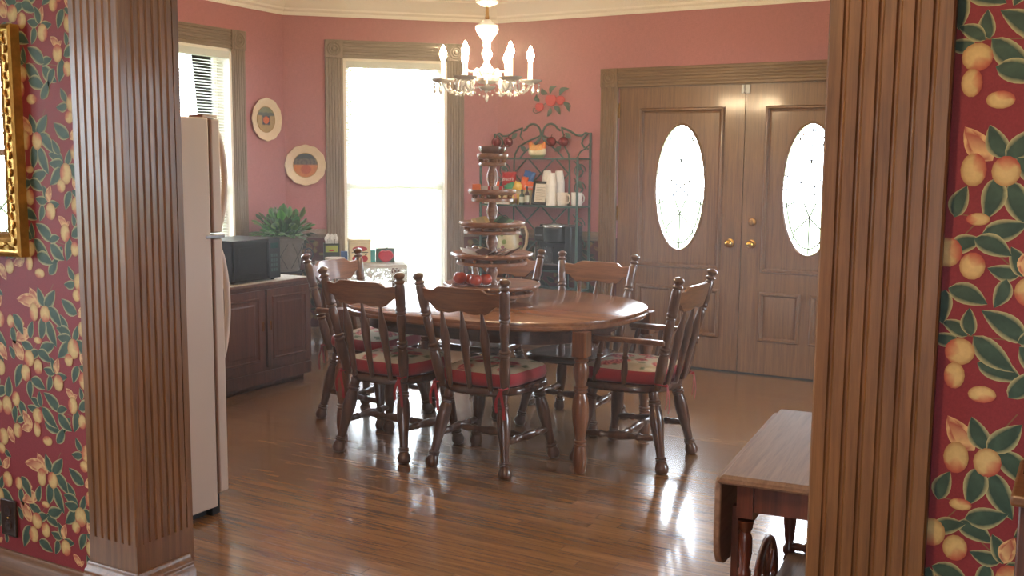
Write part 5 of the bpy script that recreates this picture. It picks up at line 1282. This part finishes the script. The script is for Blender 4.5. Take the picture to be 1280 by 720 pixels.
def bottle(x, y, h, r, mat, cap, label, lab=None):
    o = empty('syrup_bottle', (x, y, ZM), 0, label, 'bottle', 'little bottles on the rack')
    b = MB(); b.lathe([(0, r * .9), (.004, r), (h * .58, r), (h * .68, r * .7), (h * .76, r * .36), (h * .9, r * .34)], seg=18); b.build('bottle_body', mat, o, smooth=50)
    b = MB(); b.lathe([(h * .88, r * .44), (h, r * .42)], seg=14); b.build('cap', cap, o)
    b = MB(); b.lathe([(h * .14, r * 1.02), (h * .52, r * 1.02)], seg=18); b.build('paper_label', colm('pale_label', 200, 200, 180), o)
dkg = colm('dark_green_bottle', 40, 70, 52, .15, coat=.5)
bottle(-3.835, 6.905, .118, .022, dkg, drk, 'short dark bottle with a pale label in front of the basket'); bottle(-3.790, 6.902, .140, .019, colm('dark_brown_bottle', 64, 44, 48, .15, coat=.5), drk, 'taller thin dark bottle between the short bottle and the frame')
o = empty('sugar_packets_tub', (-3.905, 6.912, ZM), 0, 'small clear tub with yellow and pink sugar packets in front of the basket', 'tub')
b = MB(); b.lathe([(0, .026), (.003, .028), (.05, .031), (.052, .029), (.004, .025), (.003, .004)], seg=20); b.build('tub', M['clear'], o)
for k, m_ in enumerate((bye, colm('pink_packet', 232, 150, 140), bye)):
    b = MB(); b.box(-.016, -.002, .006, .016, .002, .098 - .01 * k); c = b.build('sugar_packet', m_); c.location = (-3.905 + .012 * (k - 1), 6.912 + .004 * k - .004, ZM); c.rotation_euler = (0, R(8 * (k - 1)), R(15 * k)); tag(c, ('leftmost yellow sugar packet in the clear tub', 'pink sugar packet in the clear tub', 'rightmost yellow sugar packet in the clear tub')[k], 'sugar packet', 'sugar packets in the tub')
b = MB(); b.box(-4.17, 6.900, ZM, -3.945, 6.935, ZM + .022); c = b.build('paper_stack', M['paperw'], bevel=.002); tag(c, 'low stack of white paper napkins at the left front of the middle shelf', 'napkins')
def coffee_maker():
    o = empty('coffee_maker', (-3.565, 6.985, ZC), 0, 'black single cup coffee maker with a silver ringed lid on the lower rack shelf', 'coffee maker')
    b = MB(); b.box(-.165, -.115, 0, .105, .105, .040); b.box(-.165, .01, .04, .105, .105, .34); b.build('base_and_back', M['black'], o, bevel=.008)
    b = MB(); b.lathe([(.205, .075), (.215, .088), (.30, .096), (.335, .094), (.345, .085), (.345, .01)], (-.0, -.035, 0), (-.0, -.035, 1), seg=36); b.build('brew_head', M['black'], o, smooth=40)
    b = MB(); b.box(-.160, -.095, .215, -.060, .03, .325); h_ = b.build('pod_housing', M['black'], o, bevel=.02, bseg=4)
    text_part('lettering', 'KEURIG', .018, M['textgrey'], h_, (-.112, -.0965, .262), (R(90), 0, 0))
    b = MB(); b.lathe([(.322, .097), (.330, .101), (.340, .100), (.347, .092), (.347, .070), (.343, .060)], (0, -.035, 0), (0, -.035, 1), seg=36); b.build('silver_ring', M['chrome'], o, smooth=50)
    b = MB(); b.lathe([(.345, .058), (.352, .050), (.354, .005)], (0, -.035, 0), (0, -.035, 1), seg=30); b.build('lid_button', M['chrome'], o)
    b = MB(); b.box(.108, -.105, .0, .165, .100, .335); b.build('water_reservoir', plain('smoky_plastic', srgb(40, 46, 50), .15), o, bevel=.012, bseg=3)
    b = MB(); b.box(-.085, -.120, .040, .085, 0, .050)
    for k in range(7): b.box(-.075 + k * .022, -.112, .050, -.067 + k * .022, -.01, .053)
    b.build('drip_tray', M['chrome'], o)
coffee_maker()
for k, (x, lab) in enumerate(((-3.690, 'clear glass tumbler at the left under the coffee maker'), (-3.600, 'clear glass tumbler at the right under the coffee maker'))):
    b = MB(); b.lathe([(0, .030), (.003, .032), (.118, .038), (.120, .0365), (.006, .029), (.005, .003)], seg=24); c = b.build('glass_tumbler', M['clear'], smooth=50); c.location = (x, 6.91, ZC + .054); tag(c, lab, 'glass', 'glasses under the coffee maker')
def pitcher():
    o = empty('painted_pitcher', (-3.985, 6.985, ZC), 0, 'large cream pitcher painted with green and pink flowers on the lower rack shelf', 'pitcher')
    m = plain('pitcher_glaze', srgb(206, 196, 160), .3, noise=.1, nscale=12); b = MB(); b.lathe([(0, .070), (.01, .075), (.10, .100), (.20, .104), (.28, .085), (.325, .080), (.335, .084), (.330, .078), (.28, .078), (.02, .07), (.018, .005)], seg=36); f = b
    b = MB(); b.tube([(.085, 0, .31), (.135, 0, .315), (.155, 0, .26), (.148, 0, .18), (.118, 0, .12), (.095, 0, .11)], .012, 10); b.build('handle', M['cream'], o, smooth=60)
    RN = random.Random(8)
    for k in range(22):
        a = RN.uniform(pi * 1.05, 2.0 * pi); z = RN.uniform(.06, .27); r_ = .1025 if .1 < z < .24 else .094; s_ = RN.uniform(.010, .022); mi = 1 + k % 2
        c = Vector((r_ * cos(a), r_ * sin(a), z)); t = Vector((-sin(a), cos(a), 0))
        f.prism([(s_ * cos(2 * pi * q / 10), s_ * sin(2 * pi * q / 10) * .8) for q in range(10)], .0035, origin=c, U=t, V=(0, 0, 1), Wd=(cos(a), sin(a), 0), mi=mi)
    f.build('pitcher_body', [m, colm('painted_green', 128, 150, 84, .4), colm('painted_plum', 148, 70, 86, .4)], o, smooth=40)
pitcher()
o = empty('glass_jar', (-4.135, 6.93, ZC), 0, 'clear glass jar with a metal lid left of the painted pitcher', 'jar'); b = MB(); b.lathe([(0, .036), (.004, .04), (.08, .04), (.095, .03), (.10, .03)], seg=24); b.build('jar_body', M['clear'], o); b = MB(); b.lathe([(.098, .033), (.112, .033)], seg=24); b.build('lid', M['chrome'], o)

# ------------------------------------------------------------------ chandelier
def chandelier():
    cx, cy = -2.87, 4.77; o = empty('crystal_chandelier', (cx, cy, 0), 0, 'lit crystal chandelier with six candle bulbs hanging over the dining table', 'chandelier')
    G = M['crystal']
    b = MB(); b.lathe([(2.785, .065), (2.80, .065)], seg=28); b.lathe([(2.765, .02), (2.785, .060)], seg=28); b.build('ceiling_rose', M['brass'], o)
    b = MB()
    z = 2.37
    k = 0
    while z < 2.765:
        zz = z + .018; b.tube([(.009 * cos(t) * (1 if k % 2 else 0), .009 * cos(t) * (0 if k % 2 else 1), zz + .018 * sin(t)) for t in [2 * pi * q / 12 for q in range(12)]], .0022, 5, closed=True); z += .029; k += 1
    b.build('chain', M['brass'], o)
    def col(prof, name='crystal_column'):
        b = MB(); b.lathe(prof, seg=24, mod=lambda th, r: 1 + .04 * cos(8 * th)); return b.build(name, G, o, smooth=25)
    col([(2.305, .018), (2.315, .04), (2.325, .058), (2.334, .060), (2.336, .045), (2.325, .012), (2.365, .010)], 'top_dish')
    b = MB(); b.lathe([(2.235, .010), (2.25, .012), (2.262, .009), (2.305, .009)], seg=16); b.build('brass_stem', M['brass'], o)
    col([(2.120, .020), (2.135, .028), (2.15, .040), (2.17, .054), (2.19, .062), (2.205, .060), (2.215, .046), (2.225, .030), (2.238, .018)], 'crystal_ball')
    col([(2.015, .013), (2.03, .016), (2.05, .026), (2.065, .029), (2.078, .024), (2.09, .017), (2.105, .022), (2.12, .021)])
    col([(1.955, .034), (1.965, .044), (1.985, .036), (2.0, .024), (2.018, .016)])
    b = MB(); b.lathe([(1.902, .012), (1.906, .040), (1.918, .060), (1.932, .066), (1.948, .060), (1.955, .034)], seg=30, mod=lambda th, r: 1 + .03 * cos(10 * th)); b.build('arm_bowl', G, o, smooth=25)
    b = MB(); b.lathe([(1.868, .018), (1.874, .030), (1.884, .044), (1.892, .048), (1.890, .038), (1.880, .018), (1.904, .012)], seg=24); b.build('lower_dish', G, o, smooth=40)
    def drop(parent, x, y, z, s=1.0):
        b = MB(); b.ball((x, y, z), .0065 * s, 8, 6); b.lathe([(-.052 * s, .001), (-.044 * s, .007 * s), (-.034 * s, .010 * s), (-.022 * s, .007 * s), (-.008 * s, .002)], (x, y, z), (x, y, z + 1), seg=6); b.build('crystal_drop', G, parent, smooth=0)
    drop(o, 0, 0, 1.866, 1.15)
    Rr = .232
    base = YAW + R(3)
    for k in range(6):
        a = base + k * pi / 3; c, s = cos(a), sin(a)
        ar = MB(); pr = [(.045, 1.935), (.075, 1.968), (.105, 1.972), (.130, 1.950), (.142, 1.910), (.155, 1.872), (.185, 1.858), (.215, 1.872), (Rr, 1.905)]
        P = []
        for i in range(len(pr) - 1):
            for t in (0, .5): P.append(tuple(pr[i][q] * (1 - t) + pr[i + 1][q] * t for q in (0, 1)))
        P.append(pr[-1]); ar.tube([(r * c, r * s, z) for r, z in P], .0075, 8); arm = ar.build('arm', G, o, smooth=60)
        b = MB(); b.lathe([(1.902, .012), (1.908, .038), (1.920, .058), (1.927, .061), (1.920, .050), (1.912, .020), (1.926, .014), (1.930, .014)], (Rr * c, Rr * s, 0), (Rr * c, Rr * s, 1), seg=24, mod=lambda th, r: 1 + .04 * cos(10 * th)); b.build('drip_pan', G, arm, smooth=40)
        b = MB(); b.lathe([(1.926, .0125), (2.022, .0125)], (Rr * c, Rr * s, 0), (Rr * c, Rr * s, 1), seg=16); b.build('candle_sleeve', M['candle'], arm)
        b = MB(); b.lathe([(2.022, .008), (2.030, .012), (2.048, .0185), (2.062, .0190), (2.078, .014), (2.092, .007), (2.104, .002)], (Rr * c, Rr * s, 0), (Rr * c, Rr * s, 1), seg=16); b.build('bulb', M['bulb'], arm, smooth=60)
        for q in range(5):
            t = 2 * pi * q / 5 + a; drop(arm, Rr * c + .045 * cos(t), Rr * s + .045 * sin(t), 1.902)
        drop(arm, .115 * cos(a + .5), .115 * sin(a + .5), 1.93, .9)
        b = MB()
        a2 = a + pi / 3
        for q in range(1, 9):
            t = q / 9; rr_ = Rr - .02; x = rr_ * (cos(a) * (1 - t) + cos(a2) * t); y = rr_ * (sin(a) * (1 - t) + sin(a2) * t); b.ball((x, y, 1.905 - .055 * sin(pi * t)), .0055, 6, 5)
        b.build('bead_swag', G, arm)
chandelier()

# ------------------------------------------------------------------ tea cart behind the right column
def tea_cart():
    o = empty('tea_cart', (-.80, 2.52, 0), R(4.6), 'drop leaf wooden tea cart with turned legs and spoked wheel beside the right column', 'tea cart')
    H_ = .686
    b = MB()
    prof = [(0, H_ - .022), (.006, H_ - .022), (.010, H_ - .016), (.004, H_ - .012), (.004, H_ - .008), (0, H_ - .003), (-.004, H_)]
    w, l = .44, .81; rows = []
    for d, z in prof: rows.append([b.vert(p) for p in ((-d, -d, z), (w + d, -d, z), (w + d, l + d, z), (-d, l + d, z))])
    for A_, B_ in zip(rows, rows[1:]):
        for q in range(4): j = (q + 1) % 4; b.face((A_[q], A_[j], B_[j], B_[q]))
    b.face(rows[0][::-1]); b.face(rows[-1]); b.build('top', M['cart'], o, smooth=0)
    for sg, x0, nm in ((-1, -.018, 'left'), (1, w + .004, 'right')):
        b = MB(); pts = [(.01, H_ - .012)]; n = 24
        pts += [(0.0, H_ - .03)]
        # curved lower outline of the hanging leaf
        prof2 = [(0.0, .49), (.008, .45), (.03, .42), (.07, .402), (.14, .395), (.25, .395), (.40, .395), (.55, .395), (.66, .395), (.72, .402), (.76, .42), (.79, .45), (.80, .48), (.81, .52)]
        pts += [(y, z + .02) for y, z in prof2] + [(.81, H_ - .03), (.80, H_ - .012)]
        b.prism(pts, .018, origin=(x0, 0, 0), U=(0, 1, 0), V=(0, 0, 1), Wd=(1, 0, 0)); b.build('drop_leaf', M['cart'], o, bevel=.004)
    ap = MB(); ap.box(.045, .045, H_ - .105, w - .045, .065, H_ - .022); ap.box(.045, l - .065, H_ - .105, w - .045, l - .045, H_ - .022); ap.box(.045, .045, H_ - .105, .06, l - .045, H_ - .022); ap.box(w - .06, .045, H_ - .105, w - .045, l - .045, H_ - .022); ap.build('apron', M['cartd'], o, bevel=.002)
    for x in (.055, w - .055):
        for y in (.055, l - .055):
            far = y > .4; z0 = .12 if far else .0
            b = MB(); b.box(x - .021, y - .021, H_ - .12, x + .021, y + .021, H_ - .022); b.lathe([(z0, .012), (z0 + .02, .016), (z0 + .06, .015), (.20, .018), (.215, .013), (.225, .020), (.24, .020), (.25, .013), (.33, .021), (.38, .019), (.395, .012), (.405, .019), (.415, .019), (.425, .013), (.47, .020), (.51, .019), (.525, .013), (.535, .019), (.555, .021)], (x, y, 0), (x, y, 1), seg=14); b.build('leg', M['cartd'], o, smooth=40)
    # curved gate bracket that holds the leaf
    b = MB(); b.prism([(0, .30), (.026, .30), (.030, .36), (.022, .43), (.026, .51), (.026, .575), (0, .575)], .020, origin=(.008, .10, 0), U=(0, 1, 0), V=(0, 0, 1), Wd=(1, 0, 0)); b.build('leaf_bracket', M['cartd'], o, bevel=.002)
    for y in (.055, l - .055):
        b = MB(); b.lathe([(0, .010), (.08, .014), (.14, .012), (.16, .018), (.2, .018), (.22, .012), (.5, .020), (.78, .012), (.8, .018), (.84, .018), (.86, .012), (.92, .014), (1, .010)], (.055, y, .245), (w - .055, y, .245), seg=12); b.build('stretcher', M['cartd'], o, smooth=50)
    b = MB(); b.box(.055, .055, .215, w - .055, l - .055, .228); b.build('lower_shelf', M['cart'], o, bevel=.003)
    for x in (.018, w - .018):
        b = MB(); c = (x, .56); r = .155
        b.tube([(x, .56 + r * cos(2 * pi * k / 36), .167 + r * sin(2 * pi * k / 36)) for k in range(36)], .012, 8, closed=True); wl = b.build('wheel', M['cartd'], o, smooth=60)
        b = MB()
        for k in range(10): t = 2 * pi * k / 10; b.lathe([(0, .005), (.5, .008), (1, .005)], (x, .56 + .02 * cos(t), .167 + .02 * sin(t)), (x, .56 + r * .95 * cos(t), .167 + r * .95 * sin(t)), seg=6)
        b.lathe([(-.016, .026), (.016, .026)], (x, .56, .167), (x + 1, .56, .167), seg=16); b.build('spokes', M['cartd'], wl)
    b = MB(); b.tube([(.0, .56, .167), (w, .56, .167)], .008, 8); b.build('axle', M['blackiron'], o)
    # pull handle: the loop standing near the front end
    b = MB(); b.tube([(.09 + .0, .10 + .055 * cos(t), .30 + .05 * sin(t) + .0) for t in [R(q * 15) for q in range(-3, 16)]], .010, 8); b.build('handle_loop', M['cartd'], o, smooth=60)
tea_cart()

# ------------------------------------------------------------------ near side of the partition
def mirror_frame():
    o = empty('gilt_mirror', (-3.21, YP0, 1.535), 0, 'gilt framed mirror with carved leaf moulding on the fruit wallpaper at the far left', 'mirror')
    hw, hh, fw = .342, .352, .075; prof = [(0, 0), (0, -.030), (.008, -.036), (.014, -.030), (.020, -.028), (.045, -.030), (.056, -.022), (.064, -.026), (.070, -.020), (.075, -.010), (.075, 0)]
    b = MB(); rows = []
    for d, y in prof: rows.append([b.vert(p) for p in ((-hw + d, y, -hh + d), (hw - d, y, -hh + d), (hw - d, y, hh - d), (-hw + d, y, hh - d))])
    for A_, B_ in zip(rows, rows[1:]):
        for q in range(4): j = (q + 1) % 4; b.face((A_[q], A_[j], B_[j], B_[q]))
    f = b.build('frame', M['gold'], o, smooth=0)
    b = MB(); k = 0; q = .033
    def side(p0, p1):
        n = int((Vector(p1) - Vector(p0)).length / .026); u = (Vector(p1) - Vector(p0)).normalized(); v = Vector((-u.y, u.x))
        for i in range(n):
            c = Vector(p0).lerp(Vector(p1), (i + .5) / n); s = 1 if i % 2 else -1
            b.tube([(c.x - u.x * .011, -.030, c.y - u.y * .011), (c.x + v.x * s * .008, -.033, c.y + v.y * s * .008), (c.x + u.x * .012 + v.x * s * .004, -.031, c.y + u.y * .012 + v.y * s * .004)], [.003, .0055, .0015], 6)
    side((-hw + q, -hh + q), (hw - q, -hh + q)); side((hw - q, -hh + q), (hw - q, hh - q)); side((hw - q, hh - q), (-hw + q, hh - q)); side((-hw + q, hh - q), (-hw + q, -hh + q))
    b.build('carved_leaves', M['gold'], f, smooth=60)
    b = MB(); b.box(-hw + .07, -.010, -hh + .07, hw - .07, -.004, hh - .07); b.build('mirror_glass', M['mirror'], o, smooth=0)
mirror_frame()
o = empty('outlet_plate', (-3.034, YP0, .317), 0, 'dark bronze outlet plate low on the fruit wallpaper at the far left', 'outlet')
b = MB(); b.box(-.040, -.008, -.062, .040, 0, .062); b.build('plate', colm('dark_bronze', 52, 36, 26, .4, metal=.4), o, bevel=.004)
for z in (-.024, .024):
    b = MB(); b.lathe([(0, .017), (.003, .016)], (0, -.008, z), (0, -1.008, z), seg=20); r_ = b.build('socket', colm('brown_socket', 44, 28, 20, .4), o)
    b = MB(); b.box(-.007, -.0118, z - .004, -.005, -.0112, z + .006); b.box(.005, -.0118, z - .004, .007, -.0112, z + .006); b.build('slots', M['rubber'], r_)
b = MB(); b.ball((0, -.009, 0), .0035, 8, 6, sc=(1, .5, 1)); b.build('screw', M['brass'], o)
def sideboard():
    o = empty('sideboard', (.40, 1.86, 0), 0, 'dark wooden sideboard with a moulded edge at the far right against the fruit wallpaper', 'sideboard')
    x0, x1, y0, y1 = -.478, .5, -.11, .112
    b = MB(); b.box(x0 + .002, y0, .06, x1, y1, .955); b.box(x0 + .02, y0 + .02, 0, x1, y1 - .01, .06); b.build('carcass', M['darkw'], o, bevel=.004)
    b = MB(); b.box(x0 - .010, y0 - .012, .955, x1 + .01, y1, .974); b.build('sideboard_top', M['oakx'], o, bevel=.005)
    b = MB(); b.prism([(x0, .974), (x0 + .004, 1.02), (x0 + .020, 1.06), (x0 + .05, 1.075), (x1, 1.075), (x1, .974)], .02, origin=(0, y1 - .10, 0), U=(1, 0, 0), V=(0, 0, 1), Wd=(0, 1, 0)); b.build('back_gallery', M['darkw'], o)
    for k in range(2):
        a, c = x0 + .04 + k * .47, x0 + .04 + k * .47 + .43; b = MB(); b.box(a, y0 - .014, .12, c, y0, .92); d = b.build('door', M['darkw'], o, bevel=.004)
        b = MB(); b.ball(((c - .03) if k == 0 else (a + .03), y0 - .026, .55), .013, 12, 8); b.build('knob', M['brass'], d)
sideboard()
def ceiling_light(x, y, z, label):
    o = empty('ceiling_light', (x, y, z), 0, label, 'ceiling light')
    b = MB(); b.lathe([(HC - z - .012, .075), (HC - z, .075)], seg=28); b.lathe([(.10, .008), (HC - z - .012, .008)], seg=10); b.build('mount', M['brass'], o)
    b = MB(); b.lathe([(-.06, .05), (-.04, .10), (0, .13), (.05, .11), (.09, .05), (.10, .01)], seg=28); b.build('glass_globe', M['lamp'], o, smooth=60)
ceiling_light(-1.2, .55, 2.55, 'warm glass globe light hanging in the near room behind the viewer')

# ------------------------------------------------------------------ scattering volume added to the far room in place of lens glare
def glare():
    m = bpy.data.materials.new('glare_scatter'); m.use_nodes = True; nt = m.node_tree; nt.nodes.clear()
    out = nt.nodes.new('ShaderNodeOutputMaterial'); vs = nt.nodes.new('ShaderNodeVolumeScatter'); vs.inputs['Density'].default_value = 0.021; vs.inputs['Anisotropy'].default_value = 0.35; vs.inputs['Color'].default_value = (1, .98, .96, 1)
    nt.links.new(vs.outputs[0], out.inputs['Volume'])
    b = MB(); b.box(XL + .01, YP1 + .03, .01, XR - .01, YB - .16, 2.79); h = b.build('glare_volume', m, smooth=0); tag(h, 'added scattering volume standing in for lens glare across the far room', 'glare', kind='structure')
glare()
